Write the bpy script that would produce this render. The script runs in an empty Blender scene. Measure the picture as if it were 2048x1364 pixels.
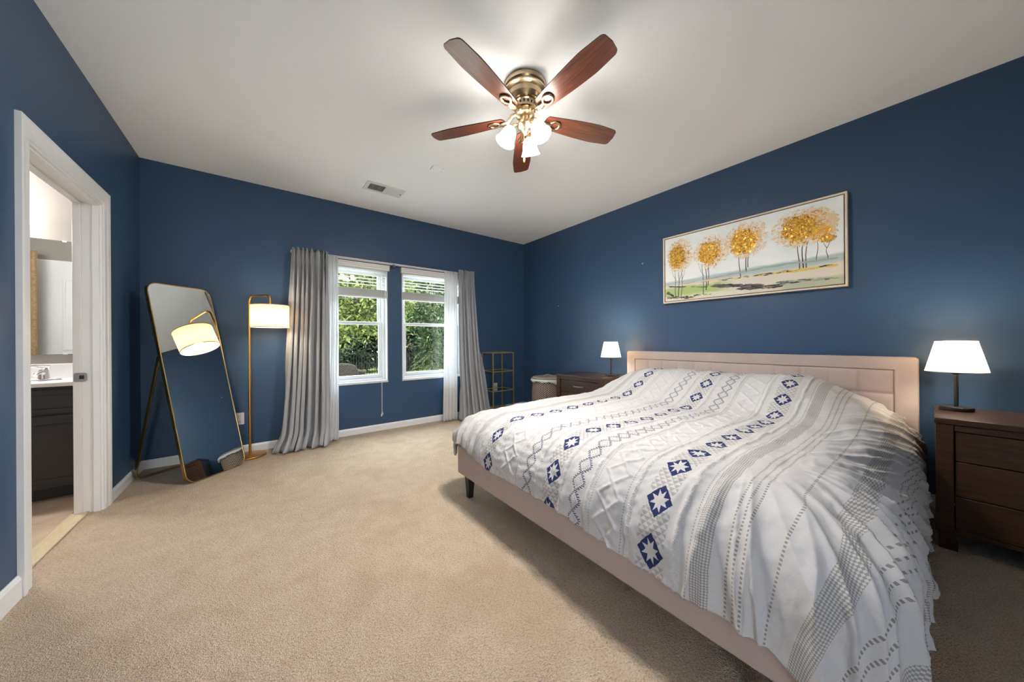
import bpy, bmesh, math, random
import numpy as np
from mathutils import Vector, Matrix

# ------------------------------------------------------------------ scene, camera, light
SC = bpy.context.scene
COL = SC.collection
SC.view_settings.view_transform = 'Standard'
SC.view_settings.look = 'None'
SC.view_settings.gamma = 1.0
SC.view_settings.use_curve_mapping = False
SC.view_settings.exposure = 1.9
SC.cycles.use_denoising = True
SC.cycles.max_bounces = 10
SC.cycles.diffuse_bounces = 6
SC.cycles.glossy_bounces = 5
SC.cycles.transmission_bounces = 6
SC.cycles.transparent_max_bounces = 12
SC.cycles.sample_clamp_indirect = 6.0
SC.cycles.caustics_reflective = False
SC.cycles.caustics_refractive = False

TH, ROLL, FPX, EYE = math.radians(37.416), 0.0065, 649.35, 1.10
fw = Vector((math.sin(TH), math.cos(TH), 0)); r0 = Vector((math.cos(TH), -math.sin(TH), 0)); u0 = Vector((0, 0, 1))
rt = r0*math.cos(ROLL) - u0*math.sin(ROLL); up = u0*math.cos(ROLL) + r0*math.sin(ROLL)
cam = bpy.data.objects.new('camera', bpy.data.cameras.new('camera')); COL.objects.link(cam)
cam.data.sensor_width = 36.0; cam.data.lens = FPX/2048*36.0; cam.data.clip_start = 0.02; cam.data.clip_end = 200
cam.matrix_world = Matrix(((rt.x, up.x, -fw.x, 0), (rt.y, up.y, -fw.y, 0), (rt.z, up.z, -fw.z, EYE), (0, 0, 0, 1)))
SC.camera = cam

FAN_POWER, LAMP_POWER, FLOOR_POWER, VANITY_POWER = 9.5, 2.5, 1.5, 70.0
BULB_POWER = 20.0
W = bpy.data.worlds.new('sky'); SC.world = W; W.use_nodes = True
wb = W.node_tree.nodes['Background']; wb.inputs[0].default_value = (0.84, 0.91, 1.0, 1); wb.inputs[1].default_value = 5.2
sun = bpy.data.objects.new('sun', bpy.data.lights.new('sun', 'SUN')); COL.objects.link(sun)
sun.data.energy = 7.0; sun.data.angle = 0.01; sun.data.color = (1.0, 0.94, 0.8)
sun.rotation_euler = Vector((0.95, 0.38, -0.85)).to_track_quat('-Z', 'Y').to_euler()

XL, XR, YB, YF, ZC = -0.852, 3.479, 4.21, -1.6, 2.72     # room: left, right, window wall, rear, ceiling

# ------------------------------------------------------------------ node helpers
def srgb(r, g, b):
    f = lambda c: (c/255/12.92) if c/255 <= 0.04045 else ((c/255+0.055)/1.055)**2.4
    return (f(r), f(g), f(b), 1.0)

class S:                      # a socket (or number) with arithmetic
    def __init__(s, nt, v): s.nt, s.v = nt, v
    def op(s, o, *a):
        n = s.nt.nodes.new('ShaderNodeMath'); n.operation = o
        for i, x in enumerate((s,)+a):
            x = x.v if isinstance(x, S) else x
            if isinstance(x, (int, float)): n.inputs[i].default_value = x
            else: s.nt.links.new(x, n.inputs[i])
        return S(s.nt, n.outputs[0])
    def __add__(s, o): return s.op('ADD', o)
    __radd__ = __add__
    def __sub__(s, o): return s.op('SUBTRACT', o)
    def __rsub__(s, o): return S(s.nt, o).op('SUBTRACT', s)
    def __mul__(s, o): return s.op('MULTIPLY', o)
    __rmul__ = __mul__
    def __truediv__(s, o): return s.op('DIVIDE', o)
    def __lt__(s, o): return s.op('LESS_THAN', o)
    def __gt__(s, o): return s.op('GREATER_THAN', o)
    def abs(s): return s.op('ABSOLUTE')
    def fract(s): return s.op('FRACT')
    def floor(s): return s.op('FLOOR')
    def sin(s): return s.op('SINE')
    def max(s, o): return s.op('MAXIMUM', o)
    def min(s, o): return s.op('MINIMUM', o)
    def wrap(s, p): return ((s/p).fract() - 0.5)*p     # centred remainder, half a period away from multiples

class Mat:
    def __init__(s, name, color=(.8, .8, .8, 1), rough=.5, metal=0., spec=.5):
        s.m = bpy.data.materials.new(name); s.m.use_nodes = True
        s.nt = s.m.node_tree; s.b = s.nt.nodes['Principled BSDF']
        s.b.inputs['Base Color'].default_value = color; s.b.inputs['Roughness'].default_value = rough
        s.b.inputs['Metallic'].default_value = metal; s.b.inputs['Specular IOR Level'].default_value = spec
        s._tc = None
    def node(s, t): return s.nt.nodes.new(t)
    def link(s, a, b): s.nt.links.new(a, b)
    def tc(s, which='Object'):
        if s._tc is None: s._tc = s.node('ShaderNodeTexCoord')
        return s._tc.outputs[which]
    def mapped(s, scale=(1, 1, 1), rot=(0, 0, 0), which='Object'):
        m = s.node('ShaderNodeMapping'); m.inputs['Scale'].default_value = scale; m.inputs['Rotation'].default_value = rot
        s.link(s.tc(which), m.inputs[0]); return m.outputs[0]
    def noise(s, scale=5, detail=3, rough=.55, vec=None, dist=0):
        n = s.node('ShaderNodeTexNoise'); n.inputs['Scale'].default_value = scale; n.inputs['Detail'].default_value = detail
        n.inputs['Roughness'].default_value = rough; n.inputs['Distortion'].default_value = dist
        s.link(vec if vec is not None else s.tc(), n.inputs['Vector']); return n.outputs['Fac']
    def voro(s, scale=5, vec=None, feature='F1', out='Distance'):
        n = s.node('ShaderNodeTexVoronoi'); n.feature = feature; n.inputs['Scale'].default_value = scale
        s.link(vec if vec is not None else s.tc(), n.inputs['Vector']); return n.outputs[out]
    def ramp(s, fac, stops):
        n = s.node('ShaderNodeValToRGB'); e = n.color_ramp.elements
        while len(e) < len(stops): e.new(0.5)
        for k, (p, c) in enumerate(stops): e[k].position = p; e[k].color = c
        s.link(fac, n.inputs[0]); return n.outputs[0]
    def mix(s, fac, a, b, mode='MIX'):
        n = s.node('ShaderNodeMix'); n.data_type = 'RGBA'; n.blend_type = mode
        for k, x in ((0, fac), (6, a), (7, b)):
            x = x.v if isinstance(x, S) else x
            if isinstance(x, (int, float, tuple)): n.inputs[k].default_value = x
            else: s.link(x, n.inputs[k])
        return n.outputs[2]
    def color(s, sock): s.link(sock, s.b.inputs['Base Color']); return s
    def bump(s, h, strength=.3, dist=.01):
        n = s.node('ShaderNodeBump'); n.inputs['Strength'].default_value = strength; n.inputs['Distance'].default_value = dist
        s.link(h.v if isinstance(h, S) else h, n.inputs['Height']); s.link(n.outputs[0], s.b.inputs['Normal']); return s
    def out(s): return s.nt.nodes['Material Output']

# ------------------------------------------------------------------ mesh builder
class MB:
    def __init__(s): s.v, s.f, s.m, s.uv = [], [], [], None
    def add(s, vs, fs, m=0):
        o = len(s.v); s.v += [tuple(p) for p in vs]; s.f += [tuple(i+o for i in f) for f in fs]; s.m += [m]*len(fs); return s
    def box(s, x0, x1, y0, y1, z0, z1, m=0):
        x0, x1 = min(x0, x1), max(x0, x1); y0, y1 = min(y0, y1), max(y0, y1); z0, z1 = min(z0, z1), max(z0, z1)
        return s.add([(x0,y0,z0),(x1,y0,z0),(x1,y1,z0),(x0,y1,z0),(x0,y0,z1),(x1,y0,z1),(x1,y1,z1),(x0,y1,z1)],
                     [(0,3,2,1),(4,5,6,7),(0,1,5,4),(1,2,6,5),(2,3,7,6),(3,0,4,7)], m)
    def lathe(s, prof, c=(0,0,0), n=32, m=0, cap=True):
        vs = [(c[0]+r*math.cos(2*math.pi*k/n), c[1]+r*math.sin(2*math.pi*k/n), c[2]+z) for r, z in prof for k in range(n)]
        fs = [(i*n+k, i*n+(k+1) % n, (i+1)*n+(k+1) % n, (i+1)*n+k) for i in range(len(prof)-1) for k in range(n)]
        if cap:
            fs.append(tuple(range(n-1, -1, -1))); fs.append(tuple((len(prof)-1)*n+k for k in range(n)))
        return s.add(vs, fs, m)
    def tube(s, pts, r, n=10, m=0, closed=False, flat=None):
        P = [Vector(p) for p in pts]; L = len(P); vs = []
        prev = None
        for i, p in enumerate(P):
            if closed: t = P[(i+1) % L]-P[i-1]
            else: t = P[min(i+1, L-1)]-P[max(i-1, 0)]
            t.normalize()
            if prev is None:
                a = Vector((0, 0, 1)) if abs(t.z) < .9 else Vector((1, 0, 0))
                nn = (a - t*a.dot(t)).normalized()
            else: nn = (prev - t*prev.dot(t)).normalized()
            prev = nn; b = t.cross(nn)
            rr = r[i] if isinstance(r, (list, tuple)) else r
            for k in range(n):
                a = 2*math.pi*k/n
                vs.append(p + nn*math.cos(a)*rr*(flat[0] if flat else 1) + b*math.sin(a)*rr*(flat[1] if flat else 1))
        fs = [(i*n+k, i*n+(k+1) % n, ((i+1) % L)*n+(k+1) % n, ((i+1) % L)*n+k) for i in range(L if closed else L-1) for k in range(n)]
        if not closed: fs += [tuple(range(n-1, -1, -1)), tuple((L-1)*n+k for k in range(n))]
        return s.add(vs, fs, m)
    def prism(s, poly, fn, h0, h1, m=0):       # poly: 2-D outline, fn(u, v, h) -> point
        n = len(poly); vs = [fn(u, v, h0) for u, v in poly]+[fn(u, v, h1) for u, v in poly]
        return s.add(vs, [tuple(range(n-1, -1, -1)), tuple(range(n, 2*n))]+[(k, (k+1) % n, n+(k+1) % n, n+k) for k in range(n)], m)
    def ring(s, outer, inner, fn, h0, h1, m=0):   # hollow prism between two outlines with equal point counts
        n = len(outer)
        vs = [fn(u, v, h) for h in (h0, h1) for L in (outer, inner) for u, v in L]
        fs = []
        for k in range(n):
            j = (k+1) % n
            fs += [(k, j, 2*n+j, 2*n+k), (n+j, n+k, 3*n+k, 3*n+j), (2*n+k, 2*n+j, 3*n+j, 3*n+k), (j, k, n+k, n+j)]
        return s.add(vs, fs, m)
    def grid(s, P, m=0):                        # P: array (a, b, 3)
        a, b = P.shape[:2]
        return s.add(P.reshape(-1, 3).tolist(), [(i*b+j, i*b+j+1, (i+1)*b+j+1, (i+1)*b+j) for i in range(a-1) for j in range(b-1)], m)
    def build(s, name, mats, parent=None, smooth=None, bevel=None, seg=2, solid=None, flip=False):
        me = bpy.data.meshes.new(name)
        off = ROOT.get(parent.name, Vector((0, 0, 0))) if parent else Vector((0, 0, 0))
        me.from_pydata([(p[0]-off.x, p[1]-off.y, p[2]-off.z) for p in s.v], [], s.f)
        mats = mats if isinstance(mats, (list, tuple)) else [mats]
        for q in mats: me.materials.append(q.m if isinstance(q, Mat) else q)
        if len(mats) > 1: me.polygons.foreach_set('material_index', s.m)
        me.validate(); me.update()
        bm = bmesh.new(); bm.from_mesh(me); bmesh.ops.recalc_face_normals(bm, faces=bm.faces); bm.to_mesh(me); bm.free()
        if smooth is not None:
            me.shade_smooth(); me.set_sharp_from_angle(angle=math.radians(smooth))
        o = bpy.data.objects.new(name, me); COL.objects.link(o)
        if parent is not None:
            o.parent = parent; ROOT[o.name] = off
        if solid: k = o.modifiers.new('solidify', 'SOLIDIFY'); k.thickness = solid; k.offset = 0
        if bevel:
            k = o.modifiers.new('bevel', 'BEVEL'); k.width = bevel; k.segments = seg; k.limit_method = 'ANGLE'; k.angle_limit = math.radians(40)
            if smooth is None: me.shade_smooth(); me.set_sharp_from_angle(angle=math.radians(30)); k.harden_normals = False
        return o

ROOT = {}
def tag(o, label=None, cat=None, group=None, kind=None):
    if label: o['label'] = label
    if cat: o['category'] = cat
    if group: o['group'] = group
    if kind: o['kind'] = kind
    return o
def thing(name, label, cat, loc=(0, 0, 0), group=None):
    o = bpy.data.objects.new(name, None); COL.objects.link(o); o.location = loc; o.empty_display_size = .1
    ROOT[o.name] = Vector(loc); return tag(o, label, cat, group)
def struct(o): o['kind'] = 'structure'; return o
def copy_tree(o, parent=None):
    c = o.copy(); COL.objects.link(c)
    if parent is not None: c.parent = parent
    for ch in list(o.children): copy_tree(ch, c)
    return c
def rrect(w, h, r, n=8, cx=0, cy=0):
    out = []
    for sx, sy, a0 in ((1, 1, 0), (-1, 1, 90), (-1, -1, 180), (1, -1, 270)):
        for k in range(n+1):
            a = math.radians(a0+90*k/n); out.append((cx+sx*(w/2-r)+r*math.cos(a), cy+sy*(h/2-r)+r*math.sin(a)))
    return out
XYZ = lambda u, v, h: (u, v, h)
XZ = lambda u, v, h: (u, h, v)

rngT = np.random.RandomState(7).rand(256, 256)
def vnoise(x, y, seed=0):
    x = np.asarray(x, float)+seed*17.31; y = np.asarray(y, float)+seed*9.17
    i, j = np.floor(x).astype(int), np.floor(y).astype(int); fx, fy = x-i, y-j
    fx = fx*fx*fx*(fx*(fx*6-15)+10); fy = fy*fy*fy*(fy*(fy*6-15)+10)
    g = lambda a, b: rngT[a % 256, b % 256]
    return ((g(i, j)*(1-fx)+g(i+1, j)*fx)*(1-fy)+(g(i, j+1)*(1-fx)+g(i+1, j+1)*fx)*fy)*2-1
def sst(a, b, x):
    t = np.clip((x-a)/(b-a), 0, 1); return t*t*(3-2*t)

# ------------------------------------------------------------------ materials
m_wall = Mat('navy wall paint', srgb(52, 78, 109), .42, spec=.35)
m_wall.bump(m_wall.noise(260, 2), .06, .002)
m_ceil = Mat('white ceiling paint', srgb(246, 248, 250), .85, spec=.2)
m_trim = Mat('white trim paint', srgb(232, 233, 234), .35)
m_white = Mat('white plastic', srgb(222, 222, 222), .45)
m_vinyl = Mat('white window vinyl', srgb(212, 214, 217), .4)
m_dark = Mat('dark void', srgb(30, 30, 32), .7)
m_black = Mat('black metal', srgb(28, 28, 30), .38)
m_gold = Mat('brushed gold metal', srgb(214, 160, 74), .32, 1.0)
m_gold2 = Mat('pale gold metal', srgb(206, 178, 110), .35, .85)
m_nickel = Mat('antique nickel metal', srgb(196, 174, 142), .28, 1.0)
m_chrome = Mat('chrome', srgb(225, 225, 228), .12, 1.0)
m_satin = Mat('satin steel', srgb(150, 150, 152), .35, .9)
m_taupe = Mat('taupe bathroom paint', srgb(150, 144, 138), .6)
m_counter = Mat('white cultured marble', srgb(240, 240, 240), .2)
m_char = Mat('charcoal cabinet paint', srgb(52, 52, 54), .45)
m_mirror = Mat('mirror glass', srgb(236, 240, 238), .0, 1.0)
m_brass = Mat('brushed brass frame', srgb(190, 156, 98), .3, 1.0)

def carpet():
    m = Mat('beige carpet', rough=.95, spec=.1)
    big = m.noise(1.3, 3, .6, dist=.4); mid = m.noise(9, 3)
    tuft = m.noise(95, 3, .65, vec=m.mapped((1.0, 2.0, 1), (0, 0, .62)))
    fine = m.voro(230)
    a = m.ramp(tuft, [(.30, srgb(146, 116, 90)), (.47, srgb(230, 206, 179)), (.68, srgb(250, 236, 216))])
    b = m.mix(.38, a, m.ramp(mid, [(.3, srgb(216, 190, 162)), (.7, srgb(244, 226, 202))]))
    c = m.mix(m.ramp(big, [(.36, (0, 0, 0, 1)), (.46, (.75, .75, .75, 1))]), m.mix(.30, b, srgb(180, 152, 122)), b)
    m.color(c)
    h = S(m.nt, tuft)*1.0 + S(m.nt, fine)*.45
    m.bump(h, 1.0, .016)
    return m
m_carpet = carpet()

def wood(name, c1, c2, rough=.35, scale=(1, 14, 14), rot=(0, 0, 0), coord='Object', n=6):
    m = Mat(name, rough=rough)
    v = m.mapped(scale, rot, coord)
    g = m.noise(n, 5, .62, vec=v, dist=.6)
    m.color(m.ramp(g, [(.3, c1), (.7, c2)])); m.bump(g, .08, .002)
    return m
m_night = wood('dark walnut wood', srgb(30, 18, 10), srgb(68, 41, 21), .28, (14, 1.2, 14))
m_blade = wood('cherry fan blade', srgb(84, 44, 32), srgb(132, 76, 54), .3, (1.5, 26, 20), n=5)
m_bladetop = Mat('dark blade edge', srgb(38, 26, 22), .4)

def fabric(name, col, col2, sc=900, bump=.25, rough=.9):
    m = Mat(name, rough=rough, spec=.2)
    n = m.noise(sc, 2, .6); l = m.noise(7, 2)
    m.color(m.mix(m.ramp(l, [(.3, (0, 0, 0, 1)), (.7, (1, 1, 1, 1))]), m.ramp(n, [(.3, col), (.7, col2)]), m.ramp(n, [(.25, col), (.6, col2)])))
    m.bump(n, bump, .002); return m
m_uphol = fabric('beige upholstery', srgb(167, 152, 146), srgb(187, 173, 167), 700)
m_drape = fabric('grey drape cloth', srgb(146, 148, 152), srgb(168, 170, 174), 600)
m_sheer = Mat('white sheer cloth', srgb(238, 238, 240), .9, spec=.1)
def sheer():
    m = m_sheer; t = m.node('ShaderNodeBsdfTranslucent'); t.inputs[0].default_value = srgb(235, 236, 238)
    tr = m.node('ShaderNodeBsdfTransparent'); x = m.node('ShaderNodeMixShader'); x.inputs[0].default_value = .4
    y = m.node('ShaderNodeMixShader'); y.inputs[0].default_value = .10
    m.link(m.b.outputs[0], x.inputs[1]); m.link(t.outputs[0], x.inputs[2]); m.link(x.outputs[0], y.inputs[1]); m.link(tr.outputs[0], y.inputs[2])
    m.link(y.outputs[0], m.out().inputs[0])
sheer()

def shade_mat(name, col, fac, tint, weave=None):
    m = Mat(name, col, .85, spec=.1)
    t = m.node('ShaderNodeBsdfTranslucent'); t.inputs[0].default_value = tint
    if weave:
        w1 = m.noise(40, 2, vec=m.mapped((1, 1, 14))); w2 = m.noise(160, 2, vec=m.mapped((1, 1, .12)))
        c = m.ramp((S(m.nt, w1)*.5+S(m.nt, w2)*.5).v, [(.35, tuple(x*.72 for x in tint[:3])+(1,)), (.6, tint)])
        m.link(c, t.inputs[0]); m.color(m.ramp((S(m.nt, w1)*.5+S(m.nt, w2)*.5).v, [(.35, tuple(x*.8 for x in col[:3])+(1,)), (.6, col)]))
    x = m.node('ShaderNodeMixShader'); x.inputs[0].default_value = fac
    m.link(m.b.outputs[0], x.inputs[1]); m.link(t.outputs[0], x.inputs[2]); m.link(x.outputs[0], m.out().inputs[0]); return m
m_tshade = shade_mat('white lamp shade', srgb(232, 222, 206), .4, srgb(232, 214, 186))
m_fshade = shade_mat('linen lamp shade', srgb(206, 188, 160), .5, srgb(214, 186, 142), weave=True)
def emit(name, col, strength):
    m = Mat(name); e = m.node('ShaderNodeEmission'); e.inputs[0].default_value = col; e.inputs[1].default_value = strength
    m.link(e.outputs[0], m.out().inputs[0]); return m
m_fanglass = emit('lit frosted fan glass', (1.0, .93, .83, 1), FAN_POWER)
m_bulb = emit('lit bulb', (1.0, .86, .66, 1), 40.0)
m_vanbulb = emit('lit vanity glass', (1.0, .98, .96, 1), VANITY_POWER)
def glass(name, tint=(1, 1, 1, 1), refl=1.0):
    m = Mat(name); g = m.node('ShaderNodeBsdfGlossy'); g.inputs['Roughness'].default_value = .0
    t = m.node('ShaderNodeBsdfTransparent'); t.inputs[0].default_value = tint
    fr = m.node('ShaderNodeFresnel'); fr.inputs[0].default_value = 1.5
    geo = m.node('ShaderNodeNewGeometry'); k = S(m.nt, fr.outputs[0])*(1-S(m.nt, geo.outputs['Backfacing']))
    x = m.node('ShaderNodeMixShader'); m.link(k.v, x.inputs[0]); m.link(t.outputs[0], x.inputs[1]); m.link(g.outputs[0], x.inputs[2])
    m.link(x.outputs[0], m.out().inputs[0]); return m
m_pane = glass('window glass', (.93, .97, .95, 1))
m_shelfglass = glass('shelf glass', (.88, .94, .92, 1))

# ------------------------------------------------------------------ room shell
WT = 0.115
struct(MB().box(XL-1.9, XR+.3, YF-.2, YB+.2, -.12, 0.0).build('floor', m_carpet))
struct(MB().box(XL-2.2, XR+.3, YF-.2, YB+.2, ZC, ZC+.12).build('ceiling', m_ceil))
DY0, DY1, DZ = 2.50, 3.375, 2.035                         # bathroom door opening in the left wall
b = MB(); b.box(XL-WT, XL, YF, DY0, 0, ZC).box(XL-WT, XL, DY1, YB+.2, 0, ZC).box(XL-WT, XL, DY0, DY1, DZ, ZC)
struct(b.build('wall_left', m_wall))
WIN = [(0.345, 1.245), (1.425, 2.325)]; WZ0, WZ1 = 0.597, 2.03
b = MB(); xs = [XL-WT, WIN[0][0], WIN[0][1], WIN[1][0], WIN[1][1], XR+.2]
for k in (0, 2, 4): b.box(xs[k], xs[k+1], YB, YB+.2, 0, ZC)
for x0, x1 in WIN: b.box(x0, x1, YB, YB+.2, 0, WZ0).box(x0, x1, YB, YB+.2, WZ1, ZC)
struct(b.build('wall_back', m_wall))
struct(MB().box(XR, XR+.2, YF, YB+.2, 0, ZC).build('wall_right', m_wall))
RX0, RX1, RZ1 = -.70, -.15, 2.10                           # unseen opening added behind the camera to let in sky fill light
b = MB(); b.box(XL-WT, RX0, YF-.2, YF, 0, ZC).box(RX1, XR+.2, YF-.2, YF, 0, ZC).box(RX0, RX1, YF-.2, YF, RZ1, ZC)
struct(b.build('wall_rear', m_wall))
b = MB()
for x in (RX0, (RX0+RX1)/2-.03, RX1-.06): b.box(x, x+.06, YF-.16, YF-.08, 0, RZ1)
b.box(RX0+.06, RX1-.06, YF-.16, YF-.08, RZ1-.06, RZ1).box(RX0+.06, RX1-.06, YF-.16, YF-.08, 0, .05)
struct(b.build('added_fill_opening_frame', m_trim))  # frame of the added fill-light opening, out of view
struct(MB().box(-8, 10, -14, YF-.201, -.2, -.08).build('added_bounce_slab', Mat('pale bounce surface', srgb(214, 210, 205), .9)))  # unseen pale slab, added to bounce daylight up through the rear opening

def baseboard(name, pts, d, h=.078, t=.014):      # pts along the wall, d = inward normal
    b = MB(); (x0, y0), (x1, y1) = pts; dx, dy = d
    prof = [(0, 0), (t, 0), (t, h-.018), (t*.55, h-.004), (t*.3, h), (0, h)]
    n = len(prof); vs = [(x+dx*p, y+dy*p, z) for x, y in ((x0, y0), (x1, y1)) for p, z in prof]
    b.add(vs, [tuple(range(n)), tuple(range(2*n-1, n-1, -1))]+[(k, (k+1) % n, n+(k+1) % n, n+k) for k in range(n)])
    return struct(b.build(name, m_trim))
baseboard('baseboard_back', ((XL, YB), (XR, YB)), (0, -1))
baseboard('baseboard_right', ((XR, YF), (XR, YB)), (-1, 0))
baseboard('baseboard_left', ((XL, DY1+.085), (XL, YB)), (1, 0))
baseboard('baseboard_left_near', ((XL, YF), (XL, DY0-.085)), (1, 0), h=.10)
baseboard('baseboard_rear', ((XL, YF), (RX0, YF)), (0, 1))

# bathroom doorway: casing and jamb
prof = [(0, 0), (0, .009), (.006, .012), (.040, .013), (.050, .017), (.070, .020), (.085, .019), (.085, 0)]
b = MB(); y0, y1, zt = DY0+.004, DY1-.004, DZ-.004; n = len(prof)
vs = [p for w, t_ in prof for p in ((XL+t_, y0-w, 0), (XL+t_, y0-w, zt+w), (XL+t_, y1+w, zt+w), (XL+t_, y1+w, 0))]
b.add(vs, [(4*k+j, 4*k+j+1, 4*((k+1) % n)+j+1, 4*((k+1) % n)+j) for k in range(n) for j in range(3)]+[tuple(4*k for k in range(n)), tuple(4*k+3 for k in range(n))])
struct(b.build('trim_1', m_trim))
b = MB(); J = .018
b.box(XL-WT-.004, XL+.006, DY1-J, DY1, 0, DZ).box(XL-WT-.004, XL+.006, DY0, DY0+J, 0, DZ).box(XL-WT-.004, XL+.006, DY0+J, DY1-J, DZ-J, DZ)
for x0, x1 in ((XL-.035, XL-.005), (XL-WT, XL-WT+.035)):
    b.box(x0, x1, DY1-J-.012, DY1-J, 0, DZ-J).box(x0, x1, DY0+J, DY0+J+.012, 0, DZ-J).box(x0, x1, DY0+J+.012, DY1-J-.012, DZ-J-.012, DZ-J)
dj = struct(b.build('door_1', m_trim, bevel=.002))
b = MB(); zs = .885; yj = DY1-J-.012
b.prism(rrect(.052, .056, .010, cx=XL-WT+.030, cy=zs), lambda u, v, h: (u, yj-h, v), 0, .003)
sp = b.build('strike_plate', m_satin, dj); sp['label'] = 'satin steel latch plate'
b = MB(); b.box(XL-WT+.026, XL-WT+.046, yj-.0036, yj-.002, zs-.012, zs+.012); b.build('latch_hole', m_dark, sp)
m_thr = wood('tan threshold', srgb(190, 172, 138), srgb(212, 195, 162), .5, (30, 2, 2))
struct(MB().box(XL-WT-.02, XL-.055, DY0, DY1, 0, .012).build('trim_2', m_thr, bevel=.005))

# ceiling fittings
def vent():
    x0, x1, y0, y1 = .835, 1.222, 3.45, 3.66
    t = thing('ceiling_vent', 'white rectangular air vent with dark louvres in the ceiling', 'vent', (x0, y0, ZC))
    b = MB(); b.ring(rrect(x1-x0, y1-y0, .006, 3, (x0+x1)/2, (y0+y1)/2), rrect(x1-x0-.07, y1-y0-.07, .004, 3, (x0+x1)/2, (y0+y1)/2), XYZ, ZC-.009, ZC-.0005)
    b.build('vent_frame', m_white, t, bevel=.002)
    MB().box(x0+.034, x1-.034, y0+.034, y1-.034, ZC-.0025, ZC-.0008).build('duct_opening', m_dark, t)
    b = MB(); n = 26; L = x1-x0-.07
    for k in range(n):
        x = x0+.035+L*(k+.5)/n; lean = .0003 if k < n/2 else -.0075
        b.add([(x-lean-.001, y0+.035, ZC-.009), (x-lean+.001, y0+.035, ZC-.009), (x+lean+.001, y0+.035, ZC-.002), (x+lean-.001, y0+.035, ZC-.002),
               (x-lean-.001, y1-.035, ZC-.009), (x-lean+.001, y1-.035, ZC-.009), (x+lean+.001, y1-.035, ZC-.002), (x+lean-.001, y1-.035, ZC-.002)],
              [(0, 1, 2, 3), (7, 6, 5, 4), (0, 4, 5, 1), (1, 5, 6, 2), (2, 6, 7, 3), (3, 7, 4, 0)])
    b.box((x0+x1)/2-.004, (x0+x1)/2+.004, y0+.03, y1-.03, ZC-.009, ZC-.002)
    b.build('louvres', m_white, t)
    MB().box(x1-.028, x1-.020, y0+.10, y0+.125, ZC-.014, ZC-.009).build('damper_lever', m_satin, t)
vent()
b = MB(); b.prism(rrect(.115, .078, .006, 4, 1.302, 2.836), XYZ, ZC-.016, ZC-.0003)
cp = b.build('ceiling_cover_plate', Mat('bright white plate', srgb(250, 250, 250), .4), bevel=.002)
tag(cp, 'small blank white cover plate on the ceiling near the vent', 'cover plate')
for dx in (-.04, .04):
    MB().lathe([(.003, -.0175), (.003, -.016)], (1.302+dx, 2.836, ZC), 10).build('screw', m_satin, cp)

# outlets
def outlet(name, label, P, nx):      # P centre on the wall, nx = inward normal
    x, y, z = P
    t = thing(name, label, 'outlet', P, 'wall outlets')
    tx, ty = -nx[1], nx[0]
    fn = lambda u, v, h: (x+tx*u+nx[0]*h, y+ty*u+nx[1]*h, z+v)
    MB().prism(rrect(.074, .118, .006, 4), fn, .0004, .006).build('cover_plate', m_white, t, bevel=.002)
    for s in (-.028, .028):
        r = MB().prism(rrect(.034, .030, .010, 4, 0, s), fn, .006, .008).build('receptacle', m_white, t)
        b = MB()
        for u in (-.007, .007): b.prism([(u-.0013, s-.005), (u+.0013, s-.005), (u+.0013, s+.005), (u-.0013, s+.005)], fn, .0079, .0086)
        b.build('slots', m_dark, r)
outlet('wall_outlet', 'white wall outlet between the mirror and the floor lamp', (-.195, YB, .345), (0, -1))
outlet('wall_outlet', 'white wall outlet behind the gold shelf', (2.885, YB, .385), (0, -1))
outlet('wall_outlet', 'white wall outlet in the corner behind the mirror stand', (-.585, YB, .345), (0, -1))

# leftover screw anchors on the headboard wall
for lab, y, z in (('tiny white screw anchor in the navy wall nearer the room corner than the painting', 3.406, 1.614), ('tiny white screw anchor in the navy wall just left of the painting', 2.058, 1.984)):
    t = thing('screw_anchor', lab, 'wall anchor', (XR, y, z), 'screw anchors left in the wall'); fn = lambda u, v, h: (XR-h, y+u, z+v)
    MB().prism([(.006*math.cos(q*math.pi/6), .006*math.sin(q*math.pi/6)) for q in range(12)], fn, .0003, .003).build('anchor_rim', m_white, t)
    MB().prism([(.0025*math.cos(q*math.pi/4), .0025*math.sin(q*math.pi/4)) for q in range(8)], fn, .003, .0034).build('anchor_hole', m_dark, t)

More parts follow.
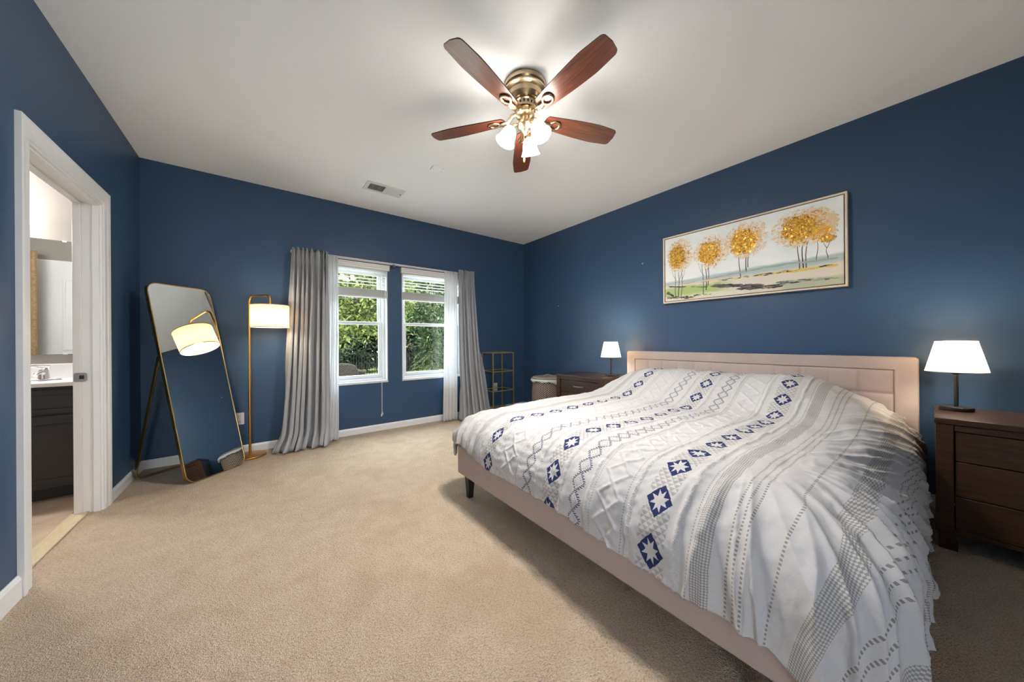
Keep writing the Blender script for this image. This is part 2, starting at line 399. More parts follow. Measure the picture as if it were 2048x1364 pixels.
# ------------------------------------------------------------------ windows
def window(k, x0, x1):
    y0, y1 = YB-.004, YB+.2
    b = MB(); f = .03; yr = YB+.085          # drywall return lined in white, vinyl frame set back
    b.box(x0, x0+.012, y0, yr, WZ0, WZ1).box(x1-.012, x1, y0, yr, WZ0, WZ1).box(x0, x1, y0, yr, WZ1-.012, WZ1).box(x0-.002, x1+.002, y0-.006, yr, WZ0-.004, WZ0+.022)
    w = struct(b.build('window_%d' % k, m_vinyl, bevel=.002))
    b = MB(); b.box(x0+.0125, x0+.045, yr-.012, y1, WZ0+.0225, WZ1-.0125).box(x1-.045, x1-.0125, yr-.012, y1, WZ0+.0225, WZ1-.0125).box(x0+.046, x1-.046, yr-.012, y1, WZ1-.05, WZ1-.0125).box(x0+.046, x1-.046, yr-.012, y1, WZ0+.0225, WZ0+.052)
    b.build('window_frame', m_vinyl, w, bevel=.003)
    zm = 1.315
    for nm, za, zb, ya in (('upper_sash', zm, WZ1-.052, yr+.045), ('lower_sash', WZ0+.054, zm+.036, yr+.008)):
        st = .038; xa, xb = x0+.047, x1-.047
        b = MB(); b.box(xa, xa+st, ya, ya+.032, za, zb).box(xb-st, xb, ya, ya+.032, za, zb).box(xa+st, xb-st, ya, ya+.032, zb-.036, zb).box(xa+st, xb-st, ya, ya+.032, za, za+.040)
        sh = b.build(nm, m_vinyl, w, bevel=.003)
        MB().box(xa+st-.004, xb-st+.004, ya+.014, ya+.018, za+.036, zb-.032).build('pane', m_pane, sh)
        if nm == 'lower_sash':
            for fx in (.3, .7):
                xx = xa+(xb-xa)*fx
                MB().box(xx-.022, xx+.022, ya-.010, ya-.0005, zb-.012, zb-.002).box(xx-.006, xx+.014, ya-.016, ya-.010, zb-.009, zb-.004).build('sash_lock', m_vinyl, sh)
for k, (x0, x1) in enumerate(WIN): window(k+1, x0, x1)

def blind(label, x0, x1, cord):
    zt = 2.052
    t = thing('window_blind', label, 'blind', ((x0+x1)/2, YB, zt), 'window blinds')
    prof = [(0, 0), (.028, 0), (.030, -.018), (.024, -.022), (.026, -.038), (.019, -.044), (.021, -.060), (.014, -.066), (.010, -.066), (0, -.066)]
    xa, xb = x0-.015, x1+.015; n = len(prof)
    b = MB(); vs = [(x, YB-.022-p, zt+z) for x in (xa, xb) for p, z in prof]
    b.add(vs, [tuple(range(n)), tuple(range(2*n-1, n-1, -1))]+[(k, (k+1) % n, n+(k+1) % n, n+k) for k in range(n)])
    for x in (xa, xb-.010): b.box(x, x+.010, YB-.022, YB-.001, zt-.066, zt)
    b.build('valance', m_white, t)
    MB().box(x0+.02, x1-.02, YB+.006, YB+.05, WZ1-.045, WZ1-.014).build('head_rail', m_white, t)
    b = MB(); zb, zs = 1.642, 1.752; nsl = 6
    zsl = [zs+.012+(1.995-zs-.012)*k/nsl for k in range(1, nsl+1)]
    for z in zsl: b.add(*slat(x0+.02, x1-.02, YB+.028, z))
    for k in range(17): b.add(*slat(x0+.02, x1-.02, YB+.028, zb+.022+k*.0053))
    b.build('slats', m_white, t)
    MB().box(x0+.02, x1-.02, YB+.004, YB+.053, zb, zb+.018).build('bottom_rail', m_white, t, bevel=.004)
    for fx in (.18, .5, .82):
        b = MB(); x = x0+(x1-x0)*fx
        for y in (YB+.003, YB+.053): b.tube([(x, y, WZ1-.03), (x, y, zb+.006)], .0011, 6)
        pts = [(x+.006*math.sin(q*1.9)+.008*math.sin(q*.7), YB+.001-.006*abs(math.sin(q)), zs-.002-.010*q) for q in range(9)]
        b.tube(pts, .0012, 5); b.build('ladder_cord', m_white, t)
    if cord:
        b = MB(); x = x1-.078
        for dx, ze in ((-.004, .21), (.004, .225)):
            b.tube([(x+dx, YB-.012, 1.99), (x+dx, YB-.012, ze)], .0018, 6)
        c = b.build('pull_cord', m_white, t)
        for dx, ze in ((-.006, .175), (.005, .192)):
            MB().lathe([(.003, .032), (.005, .028), (.008, .012), (.009, .002), (.006, 0)], (x+dx, YB-.012, ze), 14).build('tassel', m_white, c, smooth=40)
def slat(x0, x1, y, z, w=.050):
    ys = [y-w/2, y-w/4, y, y+w/4, y+w/2]; dz = [-.003, -.0008, 0, -.0008, -.003]
    vs = [(x, yy, z+d+h) for x in (x0, x1) for yy, d in zip(ys, dz) for h in (0, .0024)]
    fs = []
    for k in range(4):
        a = 2*k; fs += [(a, a+2, a+12, a+10), (a+1, a+11, a+13, a+3), (a, a+1, a+3, a+2), (a+10, a+12, a+13, a+11)]
    fs += [(0, 10, 11, 1), (8, 9, 19, 18)]
    return vs, fs
blind('white slatted blind half raised on the window nearer the floor lamp', *WIN[0], cord=True)
blind('white slatted blind half raised on the window nearer the gold shelf', *WIN[1], cord=False)

# ------------------------------------------------------------------ curtains
RY, RZ = YB-.085, 2.073
t = thing('curtain_rod', 'slim white double curtain rod across both windows', 'curtain rod', (1.335, YB, RZ))
for dy, dz in ((0, 0), (.040, -.004)):
    b = MB(); b.tube([(.235, YB-.002, RZ+dz), (.235, RY+dy+.02, RZ+dz), (.245, RY+dy+.004, RZ+dz), (.262, RY+dy, RZ+dz), (2.408, RY+dy, RZ+dz), (2.425, RY+dy+.004, RZ+dz), (2.435, RY+dy+.02, RZ+dz), (2.435, YB-.002, RZ+dz)], .0065, 8, flat=(1.1, .5))
    b.build('rail', m_white, t)
b = MB(); b.box(1.29, 1.315, RY-.006, YB-.001, RZ-.022, RZ-.010).tube([(1.303, RY-.002, RZ-.028), (1.303, RY-.012, RZ-.022), (1.303, RY-.008, RZ-.006)], .006, 8).lathe([(.0, -.014), (.012, -.01), (.014, 0), (.012, .01), (0, .014)], (1.303, RY-.004, RZ-.026), 16)
b.build('support_bracket', m_satin, t)

def curtain(name, label, cat, grp, top, bot, npl, amp, mat, seed, ztop=2.088, zbot=.012, nu=260, nv=70, flare=0., header=True, pinch=.55, ycurve=0., solid=.0022):
    # top/bot: (x0, x1, y) of the hanging line; npl pleats; amp (top, bottom)
    U = np.linspace(0, 1, nu)[:, None]; V = np.linspace(0, 1, nv)[None, :]
    rs = np.random.RandomState(seed)
    ph = np.cumsum(.55+.9*rs.rand(npl)); ph = np.r_[0, ph/ph[-1]]
    phase = np.interp(U, ph, np.arange(npl+1))                      # irregular pleat widths
    wob = .10*vnoise(U*npl*.8, V*3.2, seed)+.12*vnoise(U*npl*.35, V*1.6, seed+3)
    Vs = V**1.15
    x0 = top[0]+(bot[0]-top[0])*(V*.35+.65*V**2.4); x1 = top[1]+(bot[1]-top[1])*(V*.35+.65*V**2.4)
    X = x0+(x1-x0)*U; A = amp[0]+(amp[1]-amp[0])*V**.8
    pk = rs.rand(npl+2)*.6+.55; pa = np.interp(phase, np.arange(npl+2), pk)
    w = np.sin(2*np.pi*(phase+wob)); w = np.sign(w)*np.abs(w)**.75
    Y = top[2]+(bot[2]-top[2])*V**1.5+ycurve*np.sin(np.pi*V) - A*pa*w
    X = X+.35*A*np.sin(4*np.pi*(phase+wob))*np.minimum(1, V*4)
    Z = ztop+(zbot-ztop)*V+0*U
    if header:                                                     # gathered header with a ruffle above the rod pocket
        h = np.exp(-((V-.055)/.020)**2); Y = Y*(1-h*pinch)+(top[2])*h*pinch
        Z = Z+.012*np.sin(2*np.pi*phase*1.0+1)*np.exp(-V/.02)
        Y = Y-.004*np.sin(2*np.pi*phase*3.1)*np.exp(-((V-.05)/.05)**2)
    if flare:
        f = sst(.90, 1.0, V)**1.5; Y = Y-flare*f*(.7+.5*np.sin(2*np.pi*phase*.5+seed)); X = X-flare*.5*f*(1-U*.6); Z = np.maximum(Z, .010+.012*np.abs(w)*f)
    Y = np.minimum(Y, YB-.022-.012*(V > .955))
    o = MB().grid(np.stack([X+0*V, Y, Z+0*U], -1)).build(name, mat, smooth=180, solid=solid)
    return tag(o, label, cat, grp)
curtain('drape', 'grey floor-length drape beside the floor lamp, hem spread on the carpet', 'curtain', 'grey drapes', (.237, .572, 4.065), (.125, .560, 4.01), 8, (.040, .070), m_drape, 3, flare=.10)
curtain('sheer_curtain', 'white sheer panel tucked beside the drape next to the floor lamp', 'curtain', 'white sheers', (.575, .675, 4.120), (.50, .655, 4.07), 5, (.010, .018), m_sheer, 5, ztop=2.068, nu=120, pinch=.3, flare=.03)
curtain('sheer_curtain', 'white sheer panel hanging straight on the window nearer the gold shelf', 'curtain', 'white sheers', (1.990, 2.19, 4.125), (1.930, 2.15, 4.07), 5, (.012, .018), m_sheer, 8, ztop=2.068, nu=140, pinch=.3)
curtain('drape', 'grey drape hanging beside the gold shelf', 'curtain', 'grey drapes', (2.170, 2.432, 4.055), (2.17, 2.62, 3.99), 6, (.050, .080), m_drape, 12, flare=.05)

# ------------------------------------------------------------------ leaning floor mirror (built upright at the origin, front towards -Y)
MW, MH, MT = .470, 1.640, .030
t = thing('standing_mirror', 'tall brass-framed floor mirror with rounded corners leaning on its stand', 'mirror')
fnm = lambda u, v, h: (u, h, v+MH/2)
MB().ring(rrect(MW, MH, .075, 10), rrect(MW-.014, MH-.014, .068, 10), fnm, 0, MT).build('mirror_frame', m_brass, t, smooth=40, bevel=.0015)
MB().prism(rrect(MW-.0142, MH-.0142, .068, 10), fnm, .004, .008).build('mirror_glass', m_mirror, t)
MB().prism(rrect(MW-.0142, MH-.0142, .068, 10), fnm, .0082, MT-.004).build('backing_board', m_dark, t)
tilt = math.radians(14.0)
inv = Matrix.Rotation(tilt, 4, 'X')                 # world-upright -> mirror frame
def toloc(x, back, z):                              # x along the mirror, distance behind its foot, height
    v = inv @ Vector((x, back, z)); return (v.x, v.y, v.z)
hz = 1.02; hp = (math.cos(tilt)*0, math.sin(tilt)*hz+MT*math.cos(tilt), math.cos(tilt)*hz)
fz = .005; fb = .525; hw = MW/2-.004
path = []
P0 = Vector((0, hp[1], hp[2])); P1 = Vector((0, fb, fz)); L = (P1-P0).length
for q in range(8): path.append((-hw, L*q/8*.985))
for q in range(9): a = math.radians(90*q/8); path.append((-hw+.07-.07*math.cos(a), L-.07+.07*math.sin(a)))
full = path+[(-u, d) for u, d in reversed(path)]
b = MB(); n = len(full); dirn = (P1-P0).normalized(); nor = Vector((0, -dirn.z, dirn.y))
vs = []; 
for k, (u, d) in enumerate(full):
    ua, da = full[max(k-1, 0)]; ub, db = full[min(k+1, n-1)]; tx, td = ub-ua, db-da; ln = math.hypot(tx, td); ox, od = td/ln, -tx/ln
    for s1, s2 in ((-.004, -.014), (.004, -.014), (.004, .014), (-.004, .014)):
        p = P0+dirn*(d+od*s1)+nor*s2; vs.append(toloc(u+ox*s1, p.y, p.z))
b.add(vs, [(4*i+j, 4*i+(j+1) % 4, 4*i+4+(j+1) % 4, 4*i+4+j) for i in range(n-1) for j in range(4)]+[(3, 2, 1, 0), (4*n-4, 4*n-3, 4*n-2, 4*n-1)])
b.build('easel_leg', m_brass, t, bevel=.001)
t.location = (-.299, 3.672, .002); t.rotation_euler = (Matrix.Rotation(math.radians(43), 4, 'Z') @ Matrix.Rotation(-tilt, 4, 'X')).to_euler()

# ------------------------------------------------------------------ floor lamp
px, py = -.110, 4.040; sx, sy = .050, 3.845
t = thing('floor_lamp', 'slim gold floor lamp with a linen drum shade hanging from its hooked arm', 'lamp', (px, py, 0))
MB().lathe([(.0, 0), (.128, 0), (.130, .003), (.130, .014), (.127, .018), (.012, .019), (0, .019)], (px, py, 0), 48, cap=False).build('lamp_base', m_gold, t, smooth=35)
pts = [(px, py, .018), (px, py, .85)]
MB().tube(pts, .0105, 16).build('pole', m_gold, t, smooth=60)
ax, ay = (sx-px), (sy-py); al = math.hypot(ax, ay); ax /= al; ay /= al
pts = [(px, py, .85), (px, py, 1.495)]
for q in range(1, 9): a = math.radians(90*q/8); pts.append((px+ax*.055*(1-math.cos(a)), py+ay*.055*(1-math.cos(a)), 1.495+.055*math.sin(a)))
for q in range(9): a = math.radians(90*q/8); d = al-.045+.045*math.sin(a); pts.append((px+ax*d, py+ay*d, 1.505+.045*math.cos(a)))
pts.append((sx, sy, 1.468))
MB().tube(pts, .009, 14).build('arm', m_gold, t, smooth=60)
MB().lathe([(.020, 1.4525), (.020, 1.468)], (sx, sy, 0), 20).build('shade_cap', m_gold, t, smooth=40)
R, z0, z1 = .150, 1.247, 1.452
sh = MB().lathe([(R, z0), (R, z1)], (sx, sy, 0), 64, cap=False).build('lamp_shade', m_fshade, t, smooth=60)
for z in (z0, z1): MB().lathe([(R-.002, z-.003), (R+.002, z-.003), (R+.002, z+.003), (R-.002, z+.003), (R-.002, z-.003)], (sx, sy, 0), 64, cap=False).build('shade_rim', m_uphol, sh, smooth=40)
b = MB()
for k in range(3): a = 2*math.pi*k/3+.4; b.tube([(sx, sy, z1-.012), (sx+R*math.cos(a), sy+R*math.sin(a), z1-.004)], .002, 6)
b.tube([(sx, sy, 1.452), (sx, sy, 1.40)], .013, 12); b.build('shade_spider', m_gold, sh)
MB().lathe([(0, -.075), (.018, -.07), (.030, -.045), (.028, -.022), (.014, 0)], (sx, sy, 1.40), 20, cap=False).build('light_bulb', m_bulb, t, smooth=60)
def point(name, loc, e, col, r=.03, parent=None):
    l = bpy.data.objects.new(name, bpy.data.lights.new(name, 'POINT')); COL.objects.link(l); l.location = loc
    l.data.energy = e; l.data.color = col; l.data.shadow_soft_size = r
    if parent is not None: l.parent = parent; l.location = Vector(loc)-ROOT[parent.name]
    return l
point('floor_lamp_light', (sx, sy, 1.30), FLOOR_POWER, (1.0, .82, .58), .035, t)

# ------------------------------------------------------------------ ceiling fan
HX, HY = 1.323, 1.577
fan = thing('ceiling_fan', 'five-bladed ceiling fan with cherry blades, nickel housing and three lit glass shades', 'ceiling fan', (HX, HY, ZC))
c = (HX, HY, 0)
MB().lathe([(.0, ZC-.0005), (.126, ZC-.0005), (.130, ZC-.006), (.130, ZC-.030), (.124, ZC-.038), (.128, ZC-.046), (.134, ZC-.052), (.134, ZC-.060), (.118, ZC-.066), (.112, ZC-.072), (.108, ZC-.098), (.092, ZC-.112), (.088, ZC-.118), (0, ZC-.118)], c, 48, cap=False).build('motor_housing', m_nickel, fan, smooth=30)
b = MB(); b.lathe([(0, ZC-.118), (.068, ZC-.119), (.070, ZC-.124), (.064, ZC-.128), (.060, ZC-.150), (.066, ZC-.155), (.066, ZC-.162), (0, ZC-.163)], c, 48, cap=False)
vb = b.build('vent_band', m_nickel, fan, smooth=30)
b = MB()
for k in range(16):
    a = 2*math.pi*k/16; ca, sa = math.cos(a), math.sin(a)
    b.prism([(.0055*math.cos(q*math.pi/5), .009*math.sin(q*math.pi/5)) for q in range(10)], lambda u, v, h: (HX+ca*(h+.0622+.0035*(v/.011)) - sa*u, HY+sa*(h+.0622+.0035*(v/.011))+ca*u, ZC-.139+v), -.002, .0005)
b.build('vent_slots', m_dark, vb)
MB().lathe([(0, ZC-.163), (.056, ZC-.164), (.060, ZC-.172), (.060, ZC-.196), (.044, ZC-.204), (.030, ZC-.208), (.028, ZC-.236), (0, ZC-.236)], c, 40, cap=False).build('flywheel', m_nickel, fan, smooth=30)
MB().lathe([(0, ZC-.236), (.038, ZC-.238), (.050, ZC-.246), (.052, ZC-.262), (.040, ZC-.282), (.022, ZC-.292), (.016, ZC-.304), (.010, ZC-.312), (0, ZC-.313)], c, 36, cap=False).build('light_kit', m_nickel, fan, smooth=30)

def blade_outline():
    L0, L1 = .150, .648; pts = []
    def hw(x):
        s = (x-L0)/(L1-L0); return .047+.024*math.sin(min(1, s*1.25)*math.pi/2)-.012*max(0, s-.72)/.28
    xs = [L0+(L1-.03-L0)*k/16 for k in range(17)]
    top = [(x, hw(x)) for x in xs]
    h = hw(xs[-1])
    tip = [(L1-.03+.03*math.sin(math.radians(a))*(1), h-.022+.022*math.cos(math.radians(a))) for a in range(15, 91, 15)]
    end = [(L1+.006, 0)]
    up_ = [(L0-.012, .030)]+top+tip
    return [(L0-.018, 0)]+up_+end+[(x, -y) for x, y in reversed(up_)]
def blade(zc=2.513):
    b = MB(); o = blade_outline(); n = len(o); p = math.radians(-12)
    fn = lambda u, v, h: (u, v*math.cos(p)-h*math.sin(p), v*math.sin(p)+h*math.cos(p)+zc-ZC)
    vs = [fn(u, v, h) for h in (-.003, .003) for u, v in o]
    b.add(vs, [tuple(range(n-1, -1, -1))], 0); k0 = len(b.f)
    b.f += [tuple(range(n, 2*n))]+[(k, (k+1) % n, n+(k+1) % n, n+k) for k in range(n)]; b.m += [1]*(n+1)
    return b
def iron(zc=2.513):
    b = MB(); z = zc-ZC
    b.tube([(.050, 0, -.176), (.085, 0, -.180), (.115, 0, z-.012), (.150, 0, z-.016), (.172, 0, z-.012)], [.014, .014, .014, .014, .012], 12, flat=(.6, 1.35))
    p = math.radians(-12)
    loop = [(.172+.034*(1-math.cos(2*math.pi*k/24))*1.0, .030*math.sin(2*math.pi*k/24)*(.75+.35*(1-math.cos(2*math.pi*k/24))/2), 0) for k in range(24)]
    b.tube([(x, y*math.cos(p), z-.010+y*math.sin(p)) for x, y, _ in loop], .0085, 8, closed=True, flat=(.7, 1))
    for x, y in ((.236, 0), (.20, .028), (.20, -.028)): b.lathe([(.004, -.006), (.004, .004)], (x, y*math.cos(p), z-.008+y*math.sin(p)), 8)
    return b
b0, i0 = blade(), iron(); bl = ir = None
for k in range(5):
    a = math.radians(-18.6+72*k)
    if k == 0:
        bl = b0.build('fan_blade', [m_blade, m_bladetop]); ir = i0.build('blade_iron', m_nickel, smooth=60)
        q, r_ = bl, ir
    else:
        q = bl.copy(); r_ = ir.copy(); COL.objects.link(q); COL.objects.link(r_)
    for o in (q, r_): o.parent = fan; o.rotation_euler = (0, 0, a)
gl = None
for ang in (153, 34, -82):
    a = math.radians(ang); ca, sa = math.cos(a), math.sin(a)
    arm = MB().tube([(.030*ca, .030*sa, -.255), (.055*ca, .055*sa, -.252), (.078*ca, .078*sa, -.262), (.088*ca, .088*sa, -.276)], .008, 10).lathe([(.0, .004), (.016, .002), (.022, -.010), (.022, -.018)], (.088*ca, .088*sa, -.272), 16).build('shade_arm', m_nickel, smooth=50)
    arm.parent = fan
    # bell glass along an axis leaning outwards
    axis = Vector((ca*.42, sa*.42, -.91)).normalized(); base = Vector((.088*ca, .088*sa, -.283))
    e1 = Vector((-sa, ca, 0)); e2 = axis.cross(e1)
    prof = [(.018, 0), (.030, .006), (.040, .022), (.045, .045), (.049, .068), (.056, .088), (.063, .100), (.060, .101), (.052, .088), (.044, .066)]
    n = 32; vs = [tuple(base+axis*h+e1*(r*math.cos(2*math.pi*q/n))+e2*(r*math.sin(2*math.pi*q/n))) for r, h in prof for q in range(n)]
    m_ = MB(); m_.add(vs, [(i*n+q, i*n+(q+1) % n, (i+1)*n+(q+1) % n, (i+1)*n+q) for i in range(len(prof)-1) for q in range(n)])
    g = m_.build('glass_shade', m_fanglass, smooth=60); g.parent = fan
    point('fan_bulb_light', tuple(Vector((HX, HY, ZC))+base+axis*.070), BULB_POWER, (1.0, .95, .88), .028, fan)
for dx, dy, ze in ((-.020, -.012, -.43), (.000, .012, -.445)):
    b = MB()
    b.tube([(dx, dy, -.30), (dx, dy, ze)], .0012, 6)
    pc = b.build('pull_chain', m_nickel); pc.parent = fan
    fob = MB().lathe([(.002, .0), (.005, -.006), (.007, -.020), (.006, -.034), (.002, -.040)], (dx, dy, ze), 12).build('chain_fob', m_gold2, smooth=50); fob.parent = pc

# ------------------------------------------------------------------ bed
BY0, BY1, BX0, HBX = .19, 2.07, 1.09, 3.385
bed = thing('bed', 'king bed with beige upholstered frame and tufted headboard', 'bed', (BX0, (BY0+BY1)/2, 0))
b = MB().box(BX0, BX0+.055, BY0, BY1, .17, .37); b.build('foot_rail', m_uphol, bed, bevel=.008)
for y in (BY0+.001, BY1-.056): MB().box(BX0+.056, HBX-.002, y, y+.055, .17, .37).build('side_rail', m_uphol, bed, bevel=.008)
for x, y in ((BX0+.035, BY0+.035), (BX0+.035, BY1-.09), (HBX-.12, BY0+.035), (HBX-.12, BY1-.09)):
    w, k = .055, .010
    MB().add([(x+k, y+k, 0), (x+w-k, y+k, 0), (x+w-k, y+w-k, 0), (x+k, y+w-k, 0), (x, y, .17), (x+w, y, .17), (x+w, y+w, .17), (x, y+w, .17)],
             [(3, 2, 1, 0), (4, 5, 6, 7), (0, 1, 5, 4), (1, 2, 6, 5), (2, 3, 7, 6), (3, 0, 4, 7)]).build('bed_leg', m_black, bed, bevel=.002)
HY0, HY1, HZ = .070, 2.209, .976; bw = .105
b = MB(); fY = lambda u, v, h: (h, u, v)
outer = rrect(HY1-HY0, HZ-.03, .022, 5, (HY0+HY1)/2, (HZ+.03)/2); inner = rrect(HY1-HY0-2*bw, HZ-.03-2*.090, .006, 5, (HY0+HY1)/2, (HZ+.03)/2)
b.ring(outer, inner, fY, HBX, XR-.022)
hb = b.build('headboard', m_uphol, bed, bevel=.008, smooth=40)
iy0, iy1, iz0, iz1 = HY0+bw, HY1-bw, .12, HZ-.090
ny, nz = 240, 90; yy = np.linspace(iy0, iy1, ny)[:, None]; zz = np.linspace(iz0, iz1, nz)[None, :]
cw = (iy1-iy0)/12; ch = .165
fy = np.abs(((yy-iy0)/cw) % 1-.5)*2; fz_ = np.abs(((iz1-zz)/ch) % 1-.5)*2
puff = (1-fy**6)*(1-fz_**6)
D = .014*np.clip(puff, 0, 1)**.5 - .003
b = MB().grid(np.stack([HBX+.010-D, yy+0*zz, zz+0*yy], -1))
b.build('headboard_panel', m_uphol, hb, smooth=180, solid=.004)
MB().box(BX0+.10, HBX-.03, BY0+.07, BY1-.07, .30, .555).build('mattress', m_sheer and Mat('mattress ticking', srgb(226, 224, 220), .9), bed, bevel=.06, seg=4)

# ------------------------------------------------------------------ duvet
YC = 1.125
def duvet():
    x1, yn, yf = 1.36, .335, 1.925                     # where the top turns over: foot, near side, far side
    a_, b_ = .295, .25; bot = .21
    tt = np.linspace(0, np.pi/2, 200); ex, ez = a_*np.sin(tt), b_*(1-np.cos(tt))
    arc = np.r_[0, np.cumsum(np.hypot(np.diff(ex), np.diff(ez)))]; La = arc[-1]
    def profile(d):
        out = np.interp(d, arc, ex); dr = np.interp(d, arc, ez); e = np.maximum(0, d-La)
        return out+.10*e, dr+.985*e
    nx, ny = 520, 560
    Yf = np.linspace(-.255, 2.33, ny)[None, :]+np.zeros((nx, 1)); foot = .845+.05*sst(.3, 1.3, Yf)+.11*sst(1.6, 2.25, Yf)
    Xf = foot+(3.345-foot)*np.linspace(0, 1, nx)[:, None]
    dq = np.maximum(0, x1-Xf); dn = np.maximum(0, yn-Yf); df = np.maximum(0, Yf-yf); dp = dn+df
    d = np.hypot(dq, dp)+1e-9; out, dr = profile(d)
    n4 = ((dq/d)**4+(dp/d)**4+1e-9)**.25; n4 = np.where((dq > 0) & (dp > 0), n4, 1); out = out/n4
    x = np.where(dq > 0, x1, Xf)-out*dq/d
    y = np.where(dn > 0, yn-out*dn/d, np.where(df > 0, yf+out*df/d, Yf))
    # height of the top: mattress plus pillows at the head
    G = sst(.02, .66, y)*sst(2.36, 1.70, y)
    S_ = sst(2.42, 3.02, x)*(1-.32*sst(3.10, 3.36, x))
    zt = .612+.218*S_*G+.012*sst(.45, .75, y)*0
    zt = zt+.010*vnoise(x*2.3, y*2.3, 1)+.012*vnoise(x*1.1+4, y*1.6, 2)+.014*np.exp(-((y-.55)/.18)**2)*sst(1.2, 1.8, x)
    k = (zt-bot)/(.612-bot)
    z = zt-dr*k
    # creases ---------------------------------------------------
    w = np.zeros_like(x)
    cx, cyy = 1.62, .46                                 # folds radiate from above the near foot corner
    rx, ry = x1+.0-Xf+(cx-x1), cyy-Yf; rad = np.hypot(rx, ry); phi = np.arctan2(ry, rx)
    inside = (ry > -.25)
    ph = phi*13+1.1*vnoise(phi*3, rad*1.2, 5)+.25*vnoise(rad*6, phi*6, 6)
    rid = 1-np.abs(np.sin(ph)); rid = rid**1.6
    ph2 = phi*21+1.6*vnoise(phi*5, rad*2, 8); rid2 = (1-np.abs(np.sin(ph2)))**1.4
    ampR = (.12*sst(.15, .42, rad)+.88*sst(.02, .32, d))*np.where(inside, 1, 0)*sst(-.22, .05, ry)*sst(2.3, 1.7, Xf)
    side = sst(.6, 1.5, phi)
    w += ampR*(.040*(rid-.4)*(.6+.5*side)+.017*(rid2-.4))
    # long side further up towards the head: diagonal drag folds
    u = (Xf*1.0+Yf*1.7); up_ = (.3*sst(-.12, .06, yn-Yf)+.7*sst(.02, .26, dn))*sst(1.6, 2.2, Xf)
    p3 = u*17+1.3*vnoise(Xf*3, Yf*3, 11); w += up_*(.024*((1-np.abs(np.sin(p3)))**1.7-.4)+.008*((1-np.abs(np.sin(p3*2.3+1.2*vnoise(Xf*5, Yf*4, 33))))**1.5-.4))
    # small gathers along the foot
    p4 = 2*np.pi*Yf/.092+2.2*vnoise(Yf*7, Xf*5, 12)
    w += sst(.16, .42, dq)*sst(.35, .75, Yf)*.0060*np.sin(p4)*(.6+.5*vnoise(Yf*4, Xf*3, 13))
    w += sst(.05, .30, df)*.010*np.sin(2*np.pi*Xf/.13+2*vnoise(Xf*5, Yf*4, 14))
    w += .0022*(1-2*np.abs(vnoise(Xf*9+Yf*3, Yf*11, 31)))+.0034*vnoise(Xf*16, Yf*22, 15)+.0016*vnoise(Xf*38, Yf*50, 16)+.004*vnoise(Xf*6, Yf*9, 17)
    w += .0012*np.sin(2*np.pi*Xf/.045+3*vnoise(Xf*6, Yf*20, 18))*sst(2.15, 1.2, np.abs(0*Xf+Yf-YC)*2.4)*sst(.2, .6, vnoise(Xf*3, Yf*9, 19)+.5)*.8
    # tufted ropes and chenille diamonds
    A = np.abs(Yf-YC); tuf = np.zeros_like(x)
    for a0 in (.082, .232, .418, .602): tuf = np.maximum(tuf, np.exp(-((A-a0-.003*vnoise(Xf*14, Yf*0+a0*50, 3))/.0075)**2))
    s = np.abs(((Xf/.21) % 1)-.5)*2; zz = .325+.052*(s*2-1); tuf = np.maximum(tuf, np.exp(-((A-zz)/.0085)**2)); zz2 = .325-.052*(s*2-1)
    tuf = np.maximum(tuf, np.exp(-((A-zz2)/.0085)**2))
    w += tuf*(.0065+.0022*vnoise(Xf*130, Yf*130, 20))
    P = np.stack([x, y, z], -1)
    gx = np.gradient(P, axis=0); gy = np.gradient(P, axis=1); nrm = np.cross(gx, gy); nrm /= np.linalg.norm(nrm, axis=-1, keepdims=True)+1e-9
    nrm *= np.sign(nrm[nx//2, ny//2, 2])
    P = P+nrm*w[..., None]
    lim = .026
    low = np.maximum(0, lim-P[..., 2]); P[..., 2] = np.maximum(P[..., 2], lim)
    P[..., 0] = np.minimum(P[..., 0]-low*.35*(dq > 0), HBX-.022)
    P[..., 1] = P[..., 1]-low*.45*(dn > 0)
    nb = sst(2.45, 2.75, P[..., 0]); P[..., 1] = np.maximum(P[..., 1], -.4+.435*nb); P[..., 1] = np.minimum(P[..., 1], 2.6-.41*nb)
    o = MB().grid(P).build('duvet', m_duvet, smooth=180)
    uv = o.data.uv_layers.new(name='cloth')
    idx = np.empty(len(o.data.loops), np.int32); o.data.loops.foreach_get('vertex_index', idx)
    q = np.stack([Xf.ravel(), Yf.ravel()], -1)[idx].astype(np.float32); uv.data.foreach_set('uv', q.ravel())
    sd = o.modifiers.new('thickness', 'SOLIDIFY'); sd.thickness = .014; sd.offset = -1
    return o

